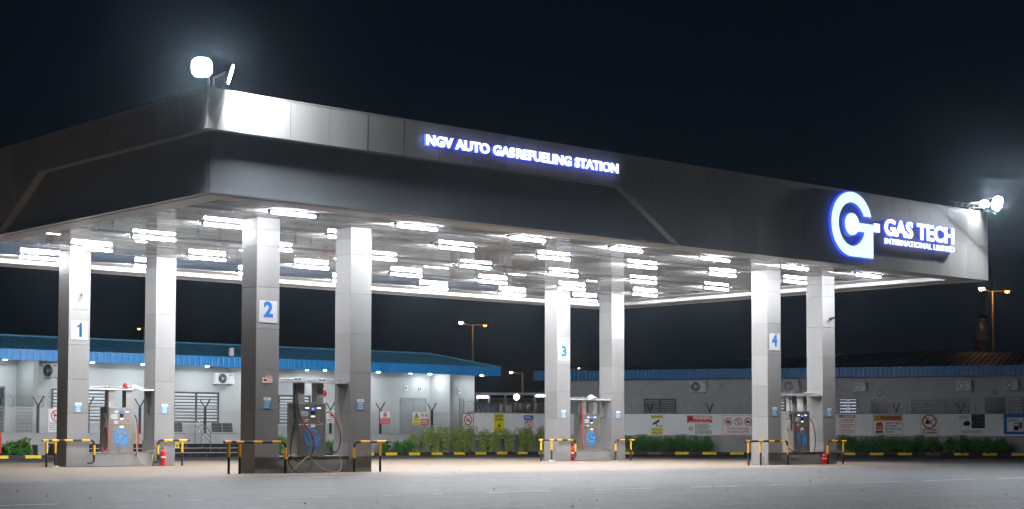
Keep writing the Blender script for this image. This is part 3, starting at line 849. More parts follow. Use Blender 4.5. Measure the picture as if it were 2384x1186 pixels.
# number boards, blue notices, camera notice on the columns
for k in (1, 2, 3, 4):
    u, v = isl(k)
    z0 = 3.86
    S = Sign('number_board', 'white board with a large blue figure %s high on its column' % NUM[k], CAN, u + 0.075, u + 0.625, z0, z0 + 0.57, v - 0.002, cat='number board', group='numbers on the columns', board='board_white')
    if k == 1: S.shape([(0.47, 0.14), (0.64, 0.14), (0.64, 0.90), (0.52, 0.90), (0.46, 0.80), (0.32, 0.73), (0.32, 0.61), (0.47, 0.68)], 'digit_blue', 1, 'digit')
    else: S.text(str(k), 0.24, 0.76, 0.02, 1.03, 'digit_blue', 1, 0.045, name='digit')
    for b in (0, 1):
        ub = u + b * BU
        S = Sign('column_notice', 'small blue and white notice on the %s' % ('column with the number %s board' % NUM[k] if b == 0 else 'plain right-hand column of ' + ISLN[k]), CAN, ub + 0.24, ub + 0.46, 1.65, 1.94, v - 0.002, cat='notice', group='blue notices on the columns', thick=0.006)
        S.rect(0.0, 1.0, 0.0, 0.74, 'notice_blue'); S.lines(0.15, 0.85, 0.78, 0.95, 1, 'sign_grey', 1, k + 10 * b)
        for q in range(3): S.lines(0.12, 0.9, 0.06 + 0.22 * q, 0.24 + 0.22 * q, 2, 'sign_white', 1, k + q + 10 * b)
u, v = isl(2)
S = Sign('camera_notice', 'small red and white WARNING camera notice on the column numbered two', CAN, u + 0.20, u + 0.50, 2.29, 2.51, v - 0.002, cat='notice', thick=0.006)
S.rect(0, 1, 0.74, 1, 'sign_red'); S.rect(0, 1, 0, 0.14, 'sign_red'); S.text('WARNING', 0.25, 0.95, 0.76, 0.99, 'sign_white', 1); S.lines(0.5, 0.95, 0.2, 0.7, 3, 'sign_red', 1, 3)
S.shape([(0.08, 0.55), (0.14, 0.35), (0.40, 0.30), (0.45, 0.42), (0.30, 0.60)], 'sign_black'); S.tri(0.12, 0.86, 0.02, 'sign_black', 'sign_yellow', 1)
for k, b, du, z, lab in ((1, 0, 0.42, 5.25, 'white security camera on the column numbered one above its number board'), (4, 1, 0.40, 5.05, 'dark security camera on the right-hand column of the right-hand island')):
    u, v = isl(k)
    t = thing('security_camera', lab, 'camera', CAN.w(u + b * BU + du, v, z), TH)
    mm = 'white_plastic' if k == 1 else 'black_metal'
    MB().tube([(0, 0, -0.02), (0, -0.05, -0.03), (0, -0.10, -0.005)], 0.016, 6).build('mount', mm, t)
    a = Vector((-0.05, -0.10, 0.02)); d = Vector((-0.55, -0.75, -0.25)).normalized()
    if k == 4: d = Vector((0.6, -0.7, 0.2)).normalized()
    MB().tube([a - d * 0.06, a, a + d * 0.10, a + d * 0.13], [0.03, 0.04, 0.04, 0.034], 10).build('camera_body', mm, t)
    MB().tube([a + d * 0.128, a + d * 0.135], 0.028, 10).build('camera_lens', 'glass_dark', t)

# ================================================================== PUMP ISLANDS
PL = 0.42
def band_pipe(root, path, bands, r=0.036):
    """a black pipe with yellow sleeves; bands are (start,end) lengths along the path"""
    MB().tube(path, r, 10).build('pipe', 'black_paint', root)
    P = [Vector(p) for p in path]; cum = [0.0]
    for i in range(1, len(P)): cum.append(cum[-1] + (P[i] - P[i - 1]).length)
    def at(t):
        t = max(0, min(cum[-1], t))
        for i in range(1, len(P)):
            if cum[i] >= t:
                k = (t - cum[i - 1]) / max(1e-9, cum[i] - cum[i - 1]); return P[i - 1].lerp(P[i], k)
        return P[-1]
    for a, b in bands:
        ins = [t for t in cum if a < t < b]
        MB().tube([at(t) for t in [a] + ins + [b]], r + 0.002, 10).build('yellow_band', 'yellow_paint', root)
def elbow(a, corner, b, r=0.14, n=5):
    a, c, b = Vector(a), Vector(corner), Vector(b)
    p = c + (a - c).normalized() * r; q = c + (b - c).normalized() * r
    return [(p * (1 - t) ** 2 + c * 2 * t * (1 - t) + q * t * t) for t in [i / n for i in range(n + 1)]]
def guard(k, side, dv, hook=False, back=False):
    u, v = isl(k)
    where = 'left end of %s' % ISLN[k] if side == 0 else 'right end of %s' % ISLN[k]
    if back: where = 'back of %s' % ISLN[k]
    g = thing('guard_rail', 'yellow and black striped pipe guard rail at the ' + where, 'guard rail', CAN.w(u, v + dv, 0), TH, 'striped guard rails round the pump islands')
    H = 0.80
    s0 = {1: -0.88, 2: -1.02, 3: -1.12, 4: -1.35}[k] if not back else 0.12; l1 = s0 + 0.15; l2 = 0.5 if back else {1: -0.45, 2: -0.55, 3: -0.43, 4: -0.58}[k]
    if side == 0:
        e = 0.82
        A, C, B = (s0, 0, H), (e, 0, H), (e, 0, 0.0)
        if hook:
            pth = [A] + elbow(A, C, (e, 0, 0.09)) + elbow((e, 0, H), (e, 0, 0.12), (e - 0.3, 0.0, 0.12), 0.12) + [Vector((e - 0.20, 0.0, 0.12))]
        else: pth = [A] + elbow(A, C, B) + [B]
        Lr = e - s0
        bands = [(0.02, 0.20), (l2 - s0 - 0.12, l2 - s0 + 0.10), (Lr - 0.98, Lr - 0.72), (Lr - 0.42, Lr - 0.15)] if not back else []
        v0 = Lr - 0.14 + 0.2
        bands.append((v0 + 0.03, v0 + 0.33))
        band_pipe(g, pth, bands)
        for x in (l1, l2):
            band_pipe(g, [(x, 0, 0), (x, 0, H - 0.02)], [(0.42, H - 0.03)], 0.034)
            if k in (1, 3) and x == l2: MB().lathe([(0.12, 0.0), (0.11, 0.03), (0.05, 0.05)], 10, (x, 0, 0)).build('footing', 'concrete', g)
    else:
        e, s1 = 3.0, 4.12; lr = 3.86
        A, C, B = (s1, 0, H), (e, 0, H), (e, 0, 0.0)
        if hook:
            pth = [A] + elbow(A, C, (e, 0, 0.1)) + elbow((e, 0, H), (e, 0, 0.12), (e - 0.3, 0, 0.12), 0.12) + [Vector((e - 0.10, 0, 0.12))]
        else: pth = [A] + elbow(A, C, B) + [B]
        band_pipe(g, pth, [(0.10, 0.38), (0.62, 0.92), (1.12 + 0.09, 1.12 + 0.38)])
        band_pipe(g, [(lr, 0, 0), (lr, 0, H - 0.02)], [(0.42, H - 0.03)], 0.034)
    return g

def dispenser(k):
    u, v = isl(k)
    D0, DW, DD, DH = {1: 1.40, 2: 1.37, 3: 1.46, 4: 1.44}[k], 0.88, 0.52, 1.40
    t = thing('gas_dispenser', 'stainless steel gas dispenser with blue logo on %s' % ISLN[k], 'gas dispenser', CAN.w(u + D0, v + 0.08, PL), TH, 'gas dispensers between the column pairs')
    MB().box(0, DW, 0.02, DD, 0.0, DH).build('cabinet', 'steel', t)
    MB().cham(0.01, DW - 0.01, -0.008, 0.018, 0.01, 0.845, 0.006).build('lower_door', 'steel', t)
    up_ = MB().cham(0.01, DW - 0.01, -0.008, 0.018, 0.855, DH - 0.01, 0.006).build('upper_panel', 'steel', t)
    # displays and controls
    for x, z, w, h in ((0.19, 1.24, 0.15, 0.055), (0.56, 1.24, 0.15, 0.055), (0.375, 1.02, 0.15, 0.055)):
        d = MB().box(x, x + w, -0.014, -0.0082, z, z + h).build('display_bezel', 'black_metal', up_)
        MB().sheet(x + 0.012, x + w - 0.012, z + 0.01, z + h - 0.01, -0.0165).build('display', 'display', t)
    MB().box(0.39, 0.51, -0.016, -0.0082, 1.09, 1.29).build('keypad', 'glass_dark', up_)
    MB().sheet(0.405, 0.495, 1.21, 1.275, -0.018).build('keypad_screen', 'screen_blue', t)
    st = MB().sheet(0.10, 0.29, 1.06, 1.17, -0.0105).build('price_label', 'sign_white', up_)
    pl_ = MB()
    for i in range(5): pl_.sheet(0.115 + i * 0.034, 0.137 + i * 0.034, 1.075, 1.155, -0.0125)
    pl_.build('label_print', 'sign_grey', up_)
    MB().sheet(0.19, 0.31, 0.90, 0.97, -0.0105).build('button_plate', 'sign_white', up_)
    MB().tube([(0.22, -0.0125, 0.935), (0.22, -0.024, 0.935)], 0.02, 10).build('stop_button', 'sign_red', up_)
    mat('button_green', (0.02, 0.25, 0.08), 0.4)
    MB().tube([(0.28, -0.0125, 0.935), (0.28, -0.024, 0.935)], 0.02, 10).build('start_button', 'button_green', up_)
    MB().sheet(0.62, 0.685, 0.885, 0.985, -0.0105).build('switch_plate', 'sign_orange', up_)
    MB().tube([(0.652, -0.0125, 0.945), (0.652, -0.04, 0.945)], 0.018, 8).build('rotary_switch', 'black_metal', up_)
    MB().sheet(0.385, 0.52, 0.765, 0.83, -0.0105).build('warning_label', 'sign_white', t)
    # blue logo and name
    lx, lz, lr = 0.44, 0.50, 0.225
    MB().prism([(lx - 0.03 + x * lr, lz + z * lr) for x, z in LOGO], -0.0112, -0.0085).build('logo', 'logo_blue', t)
    MB().prism([(lx - 0.03 + x * lr, lz + z * lr) for x, z in [(1.08, -.26), (1.42, -.26), (1.42, .04), (1.08, .04)]], -0.0112, -0.0085).build('logo_square', 'logo_blue', t)
    nm = MB(); text_into(nm, 'GAS TECH', 0.19, 0.69, 0.165, 0.245, -0.0112, 0.02); nm.build('name', 'logo_blue', t)
    # posts up to the shelf
    for x in (0.06, 0.66):
        MB().box(x, x + 0.20, 0.10, 0.36, DH + 0.001, 1.93).build('post', 'steel_post', t)
    # vents and nozzle holder on the left side
    MB().box(-0.05, -0.001, 0.10, 0.30, 0.78, 1.18).build('nozzle_holder', 'grey_metal', t)
    MB().sheet(0, 0, 0, 0, 0) if False else None
    fv = MB(); fv.tube([(-0.03, 0.12, 1.22), (-0.05, 0.10, 1.55), (0.0, 0.15, 1.9)], 0.018, 6); fv.lathe([(0.03, 0), (0.03, 0.1)], 8, (-0.05, 0.1, 1.2))
    fv.build('gas_pipe', 'black_metal', t)
    # hoses: one hangs on the left, one loops out on the right
    def hose(pts, red):
        path = smoothpath(pts, 7)
        h = MB().tube(path, 0.0165, 7).build('hose', 'hose_black', t)
        a, b = red; i0, i1 = int(a * len(path)), int(b * len(path))
        if i1 - i0 > 2: MB().tube(path[i0:i1], 0.0195, 7).build('red_sleeve', 'hose_red', h)
    if k == 1:
        hose([(-0.06, 0.0, 1.85), (-0.07, -0.05, 1.25), (-0.14, -0.08, 0.95), (-0.30, -0.10, 0.45), (-0.22, -0.12, 0.06), (-0.08, -0.1, 0.12), (-0.04, -0.08, 0.55), (-0.10, -0.06, 0.95), (-0.18, -0.04, 1.12)], (0.45, 0.9))
        hose([(DW + 0.02, 0.0, 1.18), (DW + 0.07, -0.05, 1.0), (DW + 0.12, -0.06, 0.55), (DW + 0.09, -0.06, 0.06), (DW + 0.05, -0.05, -0.1)], (0.3, 0.85))
    elif k == 2:
        hose([(-0.06, 0.02, 1.88), (-0.04, -0.04, 1.3), (0.02, -0.07, 1.02), (0.18, -0.09, 0.80), (0.38, -0.10, 0.52), (0.42, -0.11, 0.22), (0.25, -0.12, -0.02), (-0.1, -0.16, -0.12), (-0.35, -0.18, 0.02)], (0.28, 0.62))
        hose([(DW + 0.01, 0.02, 1.14), (DW + 0.12, -0.02, 1.16), (DW + 0.34, -0.04, 0.86), (DW + 0.44, -0.05, 0.45), (DW + 0.30, -0.05, 0.12), (DW + 0.05, -0.03, 0.20)], (0.15, 0.55))
        hose([(-0.10, -0.02, 1.12), (-0.16, -0.05, 0.9), (-0.24, -0.05, 0.5), (-0.28, -0.06, 0.1), (-0.30, -0.06, -0.1)], (0.0, 0.02))
    elif k == 3:
        hose([(-0.08, 0.0, 1.85), (-0.06, -0.04, 1.3), (-0.10, -0.06, 0.8), (-0.14, -0.08, 0.4), (-0.10, -0.08, 0.1), (-0.05, -0.06, 0.0)], (0.05, 0.75))
        hose([(DW + 0.01, 0.0, 1.20), (DW + 0.1, -0.05, 1.22), (DW + 0.22, -0.1, 1.30)], (0.0, 0.02))
    else:
        hose([(-0.42, -0.02, 1.12), (-0.30, -0.05, 1.14), (-0.10, -0.08, 0.98), (0.18, -0.10, 0.72), (0.30, -0.11, 0.40), (0.18, -0.12, 0.08), (-0.10, -0.12, 0.0), (-0.42, -0.10, 0.16)], (0.22, 0.50))
        hose([(DW + 0.0, 0.0, 1.16), (DW + 0.12, -0.04, 0.98), (DW + 0.22, -0.06, 0.55), (DW + 0.20, -0.06, 0.2), (DW + 0.10, -0.05, -0.1)], (0.05, 0.42))
    # nozzle on the left holder
    nz = MB(); nz.tube([(-0.10, 0.0, 1.12), (-0.17, -0.03, 1.20), (-0.22, -0.04, 1.22)], 0.022, 8); nz.tube([(-0.13, -0.01, 1.16), (-0.15, -0.02, 1.0)], 0.03, 8)
    nz.build('nozzle', 'black_metal', t)
    # shelf bridging the columns
    sh = thing('steel_shelf', 'thin steel shelf bridging the two columns over the dispenser of %s' % ISLN[k], 'shelf', CAN.w(u + CW, v + 0.06, PL + 1.932), TH, 'shelves over the dispensers')
    MB().box(0.003, BU - CW - 0.003, 0.0, 0.56, 0.0, 0.05).build('shelf_plate', 'galvanised', sh)
    MB().tube([(0.1, 0.12, 0.085), (BU - CW - 0.15, 0.12, 0.085)], 0.016, 6).build('conduit', 'grey_metal', sh)
    for x in (0.62, 0.74, 1.38, 1.50): MB().lathe([(0.02, 0.05), (0.035, 0.08), (0.035, 0.115), (0.015, 0.13)], 8, (x, 0.05, 0)).build('clamp', 'grey_metal', sh)
mat('steel_post', (0.42, 0.41, 0.40), 0.4, 0.6, 0.12, 3.0)
for k in (1, 2, 3, 4):
    u, v = isl(k)
    p = thing('island_plinth', 'low grey concrete plinth under the dispenser of %s' % ISLN[k], 'plinth', CAN.w(u + CW, v, 0), TH, 'plinths between the column pairs')
    MB().cham(0.026, BU - CW - 0.026, 0.03, 0.68, 0, PL, 0.015).build('plinth_block', 'column_base', p)
    MB().box(0.026, BU - CW - 0.026, 0.006, 0.70, PL + 0.0005, PL + 0.012).build('plinth_cap', 'concrete', p)
    dispenser(k)
    guard(k, 0, -0.16, hook=k in (1, 3)); guard(k, 1, -0.16, hook=(k == 1))
for k in (1, 2): guard(k, 0, CW + 0.16, back=True)

mat('bag_grey', (0.30, 0.29, 0.29), 0.6, 0.0, 0.4, 12.0)
# extinguishers, bottle, cables, beacon
def extinguisher(label, P, h=0.55, r=0.075, rz=0.0):
    t = thing('fire_extinguisher', label, 'fire extinguisher', P, rz, 'red fire extinguishers on the islands')
    MB().lathe([(r * 0.94, 0), (r, 0.02), (r, h * 0.78), (r * 0.85, h * 0.86), (r * 0.35, h * 0.91)], 14).build('cylinder', 'red_gloss', t)
    MB().lathe([(r * 1.003, h * 0.45), (r * 1.006, h * 0.452), (r * 1.006, h * 0.53), (r * 1.003, h * 0.532)], 14).build('instruction_label', 'sign_white', t)
    MB().lathe([(r * 0.36, h * 0.905), (r * 0.3, h)], 8).build('valve', 'black_metal', t)
    MB().tube([(0, 0, h), (-0.07, -0.03, h + 0.05)], 0.012, 6).tube([(0, 0, h - 0.02), (-0.09, -0.03, h - 0.01)], 0.01, 6).build('handle', 'black_metal', t)
    MB().tube(smoothpath([(0, 0, h - 0.02), (-0.10, -0.02, h - 0.02), (-0.13, -0.02, h * 0.6), (-0.10, -0.02, h * 0.35)], 5), 0.012, 6).build('discharge_hose', 'hose_black', t)
u, v = isl(1); extinguisher('tall red fire extinguisher standing before the right column of the far left island', CAN.w(u + 3.20, v - 0.13, 0), 0.56, 0.075)
u, v = isl(4); extinguisher('stout red fire extinguisher by the right guard rail of the right-hand island', CAN.w(u + 2.80, v - 0.16, 0), 0.40, 0.105)
u, v = isl(3); extinguisher('red fire extinguisher half hidden behind the left guard rail of the far middle island', CAN.w(u + 0.84, v + 0.02, PL * 0 + 0.0), 0.62, 0.085)
u, v = isl(4)
bt = thing('water_bottle', 'clear plastic water bottle on the ground before the column numbered four', 'bottle', CAN.w(u - 0.32, v - 0.06, 0), TH)
MB().lathe([(0.04, 0), (0.045, 0.01), (0.045, 0.2), (0.02, 0.27), (0.016, 0.29)], 12).build('bottle_body', 'clear_plastic', bt)
MB().lathe([(0.018, 0.291), (0.018, 0.315)], 10).build('bottle_cap', 'logo_blue', bt)
def cable(label, fr, pts, r=0.011, m='cable_yellow'):
    P0 = fr.w(pts[0][0], pts[0][1], 0)
    t = thing('cable', label, 'cable', P0, fr.ang)
    MB().tube(smoothpath([(p[0] - pts[0][0], p[1] - pts[0][1], p[2]) for p in pts], 8), r, 6).build('cable_run', m, t)
u, v = isl(2)
cable('yellowish cable looping in front of the plinth of the nearest island', CAN, [(u + 1.2, v - 0.03, 0.48), (u + 0.95, v - 0.08, 0.42), (u + 0.92, v - 0.1, 0.20), (u + 1.05, v - 0.12, 0.06), (u + 1.35, v - 0.15, 0.30), (u + 1.6, v - 0.12, 0.40), (u + 1.95, v - 0.16, 0.12), (u + 2.35, v - 0.2, 0.012), (u + 2.6, v - 0.12, 0.1), (u + 2.62, v - 0.05, 0.42)])
cable('grey cable hanging down to the ground left of the nearest dispenser', CAN, [(u + 0.95, v - 0.05, 0.5), (u + 0.98, v - 0.09, 0.25), (u + 1.15, v - 0.2, 0.012), (u + 1.3, v - 0.25, 0.012)], 0.011, 'hose_black')
u, v = isl(1)
cable('thin yellow-green cable trailing from the far left dispenser to the ground', CAN, [(u + 2.33, v, 1.2), (u + 2.34, v - 0.03, 0.5), (u + 2.45, v - 0.1, 0.15), (u + 2.75, v - 0.14, 0.012), (u + 2.85, v - 0.1, 0.3), (u + 2.95, v - 0.02, 0.46), (u + 2.7, v + 0.02, 0.46)])
t = thing('red_beacon', 'round red beacon on a black base on the shelf of the far left island', 'beacon', CAN.w(u + 2.05, v + 0.25, PL + 1.983), TH)
MB().lathe([(0.1, 0), (0.1, 0.05), (0.07, 0.06)], 12).build('beacon_base', 'black_metal', t)
MB().lathe([(0.068, 0.061), (0.075, 0.1), (0.055, 0.16), (0.02, 0.18)], 12).build('beacon_dome', 'red_gloss', t)
t = thing('plastic_bag', 'crumpled grey plastic bag lying on the shelf of the far left island', 'bag', CAN.w(u + 2.35, v + 0.2, PL + 1.983), TH)
rb = random.Random(4); bgm = MB()
bgm.lathe([(0.2, 0), (0.17, 0.04), (0.10, 0.08), (0.03, 0.13)], 14); bgm.v = [(x * (1 + rb.uniform(-.25, .25)), y * (1 + rb.uniform(-.25, .25)), max(0, z + rb.uniform(-.02, .02))) for x, y, z in bgm.v]
bgm.build('bag_film', 'galvanised', t)
u, v = isl(3)
t = thing('plastic_bag', 'crumpled white bag lying on the shelf of the far middle island', 'bag', CAN.w(u + 2.0, v + 0.2, PL + 1.983), TH)
bgm = MB(); bgm.lathe([(0.20, 0), (0.18, 0.05), (0.12, 0.10), (0.03, 0.15)], 14); bgm.v = [(x * (1 + rb.uniform(-.25, .25)), y * (1 + rb.uniform(-.25, .25)), max(0, z + rb.uniform(-.03, .03))) for x, y, z in bgm.v]
bgm.build('bag_film', 'bag_grey', t)

# ================================================================== KERBS, BEDS, STEPS
KV, WV = 31.0, 32.3                       # kerb face and fence line, canopy frame
kc = CAN.w(38.4, KV)                      # corner where the kerb turns along the right wall
KR = Frame(kc.x, kc.y, math.atan2(83.4 - kc.y, 26.2 - kc.x))
kerb = tag(bpy.data.objects.new('kerb', None), kind='structure'); COL.objects.link(kerb)
kb_me = {}
for nm in ('kerb_yellow', 'kerb_black', 'kerb_worn'):
    kb_me[nm] = MB().add([(0.006, 0.0, 0), (0.694, 0.0, 0), (0.694, 0.16, 0), (0.006, 0.16, 0), (0.006, 0.025, 0.13), (0.694, 0.025, 0.13), (0.694, 0.16, 0.13), (0.006, 0.16, 0.13)],
                         [(4, 5, 6, 7), (0, 1, 5, 4), (1, 2, 6, 5), (2, 3, 7, 6), (3, 0, 4, 7)]).mesh('kerb_stone', nm)
rk = random.Random(5)
i = 0; x = 38.4 - 0.7
while x > 4.0:
    if not (11.2 < x < 20.9):
        o = link('kerb_stone', kb_me['kerb_yellow' if i % 2 else 'kerb_black'], kerb, CAN.w(x, KV + rk.uniform(-.006, .006), rk.uniform(-.006, .004)), TH + rk.uniform(-.004, .004))
    i += 1; x -= 0.7
for j in range(44):
    nm = 'kerb_black' if j % 2 else 'kerb_yellow'
    if j in (8, 28): nm = 'kerb_worn'
    link('kerb_stone', kb_me[nm], kerb, KR.w(0.02 + j * 0.7, rk.uniform(-.006, .006), rk.uniform(-.006, .004)), KR.ang + rk.uniform(-.004, .004))
rc = CAN.w(40.5, WV)                      # corner of the boundary wall
rs_ = RW.loc(rc)
bed = MB()
def gp(fr, x, y, z): return tuple(fr.w(x, y, z))
bed.add([gp(CAN, 20.9, KV + 0.15, 0.1), gp(CAN, 38.4, KV + 0.15, 0.1), gp(CAN, 40.5, WV, 0.1), gp(CAN, 20.9, WV, 0.1)], [(0, 1, 2, 3)])
bed.add([gp(CAN, 3, KV + 0.15, 0.1), gp(CAN, 11.85, KV + 0.15, 0.1), gp(CAN, 11.85, WV, 0.1), gp(CAN, 3, WV, 0.1)], [(0, 1, 2, 3)])
bed.add([tuple(CAN.w(38.4, KV + 0.15, 0.1)), tuple(KR.w(31, 0.15, 0.1)), tuple(RW.w(27, 0, 0.1)), tuple(CAN.w(40.5, WV, 0.1))], [(0, 1, 2, 3)])
tag(bed.build('planting_bed', 'soil'), kind='structure')

st = thing('staircase', 'wide black tiled steps with pale nosings before the blue-roofed building', 'steps', CAN.w(11.9, 30.85, 0), TH)
for i in range(3):
    s_ = MB().box(0, 8.95, 0.38 * i, 0.38 * i + (0.379 if i < 2 else 0.68), 0 if i == 0 else 0.0, 0.2 * (i + 1) - 0.02).build('step', 'tile_black', st)
    MB().box(-0.01, 8.96, 0.38 * i - 0.02, 0.38 * i + (0.358 if i < 2 else 0.68), 0.2 * (i + 1) - 0.0195, 0.2 * (i + 1)).build('tread', 'tile_black', s_)
    MB().box(-0.012, 8.962, 0.38 * i - 0.026, 0.38 * i - 0.0205, 0.2 * (i + 1) - 0.022, 0.2 * (i + 1) + 0.002).build('nosing', 'nosing', s_)
hr = thing('handrail', 'stainless steel handrail sloping down the black steps', 'handrail', CAN.w(18.95, 30.85, 0), TH)
for z in (0.95, 0.72, 0.50): MB().tube([(0, 1.45, 0.6 + z), (0, 0.9, 0.6 + z), (0, 0.05, 0.1 + z)], 0.022 if z > 0.9 else 0.014, 8).build('rail', 'steel_bright', hr)
for y, z in ((1.4, 0.6), (0.85, 0.56), (0.1, 0.2)): MB().tube([(0, y, z), (0, y, z + 0.93 - 0.03 * (y < 0.5))], 0.02, 8).build('post', 'steel_bright', hr)

def bench(label, px_, n=3):
    u = CAN.px(px_, 1010, 33.3)[0]
    b = thing('waiting_bench', label, 'bench', CAN.w(u, 33.2, 0.6), TH)
    MB().bar((0, 0.1, 0.38), (0.56 * n, 0.1, 0.38), 0.05).build('beam', 'black_metal', b)
    for i in range(n):
        MB().box(0.56 * i + 0.02, 0.56 * i + 0.54, -0.15, 0.24, 0.41, 0.45).build('seat', 'black_metal', b)
        q = MB().box(0.56 * i + 0.02, 0.56 * i + 0.54, 0.0, 0.03, 0.0, 0.42).build('backrest', 'black_metal', b); q.location = (0, 0.2, 0.5); q.rotation_euler = (-0.2, 0, 0)
    for x in (0.25, 0.56 * n - 0.25):
        MB().bar((x, 0.1, 0.38), (x, 0.1, 0.03), 0.05).bar((x, -0.15, 0.02), (x, 0.28, 0.02), 0.04).build('leg', 'black_metal', b)
bench('black waiting bench on the landing left of the nearest column', 497, 2)
bench('black bench end showing beside the far left island', 404, 1)
t = thing('step_notice', 'small yellow notice standing on the black steps', 'notice', CAN.w(CAN.px(408, 1046, 31.2)[0], 31.2, 0.4), TH)
MB().prism([(0, 0), (0.22, 0), (0.19, 0.24), (0.03, 0.24)], 0.0, 0.02).build('board', 'kerb_yellow', t)
MB().prism([(0.05, 0.06), (0.17, 0.06), (0.11, 0.17)], -0.003, -0.002).build('pictogram', 'sign_black', t)

tag(MB().add([gp(CAN, 3, WV + 0.2, 0.6), gp(CAN, 38, WV + 0.2, 0.6), gp(CAN, 38, 36, 0.6), gp(CAN, 3, 36, 0.6)], [(0, 1, 2, 3)]).build('building_terrace', 'concrete'), kind='structure')
# ================================================================== LEFT BUILDING
BV = 36.0
EV, EZ0, EZ1, EU = 34.2, 4.14, 4.55, 38.65
LB = thing('blue_roofed_building', 'long pale grey building with bright blue roof edge behind the left islands', 'building', CAN.w(20, BV, 0), TH)
def LX(u): return u - 20.0
MB().box(LX(2), LX(38.33), 0, 4.2, 0, 4.2).build('wall', 'plaster_pale', LB)
for x0, lab in ((12.28, 'pale wall fin left of the building front'), (35.28, 'pale wall fin at the right end of the building front')):
    o = MB().box(LX(x0), LX(x0 + 0.24), 34.36 - BV, -0.002, 0, 4.17).build('wall_fin', 'plaster_pale', LB); o['label'] = lab
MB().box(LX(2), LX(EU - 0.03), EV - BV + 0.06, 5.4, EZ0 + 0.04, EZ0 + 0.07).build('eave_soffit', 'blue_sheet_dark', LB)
rf = MB(); zr = 5.30; ry = 37.05
A = [(LX(2), EV - BV, EZ1), (LX(EU), EV - BV, EZ1), (LX(EU), 2 * ry - EV - BV, EZ1), (LX(2), 2 * ry - EV - BV, EZ1), (LX(2), ry - BV, zr), (LX(36.0), ry - BV, zr)]
rf.add(A, [(0, 1, 5, 4), (1, 2, 5), (2, 3, 4, 5)])
roof = rf.build('roof', 'roof_teal', LB)
ribs = MB()
x = 2.3
while x < EU - 0.1:
    # ribs of the roof sheeting run up the slope
    t_ = 1.0 if x < 36.0 else max(0.03, (EU - x) / (EU - 36.0))
    y1 = EV + (ry - EV) * t_; z1 = EZ1 + (zr - EZ1) * t_
    ribs.bar((LX(x), EV - BV + 0.01, EZ1 + 0.018), (LX(x), y1 - BV, z1 + 0.018), 0.05, 0.035)
    x += 0.30
tag(ribs.build('roof_ribs', 'roof_teal', roof), kind='stuff')
rdg = MB(); rdg.tube([(LX(2), ry - BV, zr + 0.02), (LX(36.0), ry - BV, zr + 0.02), (LX(EU), EV - BV, EZ1 + 0.02)], 0.06, 6); rdg.build('ridge_cap', 'roof_teal', roof)
fs_me = MB().add([(0.0, 0.012, 0), (0.05, 0.0, 0), (0.22, 0.0, 0), (0.27, 0.012, 0), (0.30, 0.012, 0),
                  (0.0, 0.012, 0.41), (0.05, 0.0, 0.41), (0.22, 0.0, 0.41), (0.27, 0.012, 0.41), (0.30, 0.012, 0.41)],
                 [(0, 1, 6, 5), (1, 2, 7, 6), (2, 3, 8, 7), (3, 4, 9, 8)]).mesh('fascia_sheet', 'blue_sheet')
fb = MB().box(LX(2), LX(EU), EV - BV - 0.01, EV - BV + 0.05, EZ1 + 0.001, EZ1 + 0.035).box(LX(2), LX(EU), EV - BV - 0.008, EV - BV + 0.05, EZ0 - 0.025, EZ0 - 0.001).build('eave_trim', 'blue_sheet', LB)
x = EU - 0.3
while x > 4.5:
    link('fascia_sheet', fs_me, fb, (LX(x), EV - BV, EZ0), 0); x -= 0.3
ef = MB().box(LX(EU) - 0.03, LX(EU), EV - BV + 0.013, 5.0, EZ0, EZ1).build('eave_return', 'blue_sheet', LB)

def window(B, fr, ox, n, x0, y0, x1, y1, lm='louvre_glass', cols=2, nl=8, lit=None, bars=True, sill=True):
    """louvred window given by its image rectangle on the wall plane local-y = n"""
    a, zt = fr.px(x0, y0, n); b, zb_ = fr.px(x1, y1, n)
    a -= ox; b -= ox
    f = MB(); t = 0.06
    f.box(a, b, -0.05, 0.0, zt - t, zt); f.box(a, b, -0.05, 0.0, zb_, zb_ + t); f.box(a, a + t, -0.05, 0.0, zb_ + t, zt - t); f.box(b - t, b, -0.05, 0.0, zb_ + t, zt - t)
    for c in range(1, cols): xm = a + (b - a) * c / cols; f.box(xm - 0.03, xm + 0.03, -0.05, 0.0, zb_ + t, zt - t)
    w = f.build('window', 'window_frame', B)
    MB().sheet(a + t, b - t, zb_ + t, zt - t, -0.004).build('pane', lit or 'glass_dark', w)
    for c in range(cols):
        xa = a + (b - a) * c / cols + t; xb = a + (b - a) * (c + 1) / cols - t
        for i in range(nl):
            z = zb_ + t + (zt - zb_ - 2 * t) * (i + 0.15) / nl; hh = (zt - zb_ - 2 * t) / nl * 0.72
            MB().add([(xa, -0.040, z), (xb, -0.040, z), (xb, -0.012, z + hh), (xa, -0.012, z + hh)], [(0, 1, 2, 3)]).build('louvre', lm, w)
    if bars:
        for i in range(1, 6): zz = zb_ + (zt - zb_) * i / 6; MB().box(a, b, -0.085, -0.07, zz - 0.009, zz + 0.009).build('security_bar', 'window_frame', w)
        MB().box(a, a + 0.02, -0.085, -0.0505, zb_, zt).box(b - 0.02, b, -0.085, -0.0505, zb_, zt).build('bar_frame', 'window_frame', w)
    if sill: MB().box(a - 0.06, b + 0.06, -0.11, -0.001, zb_ - 0.07, zb_ - 0.001).build('sill', 'white_plastic', w)
window(LB, CAN, 20, BV, 121, 909, 257, 985, nl=9)
window(LB, CAN, 20, BV, 404, 915, 508, 988, nl=9)
window(LB, CAN, 20, BV, 648, 922, 721, 990, nl=9)
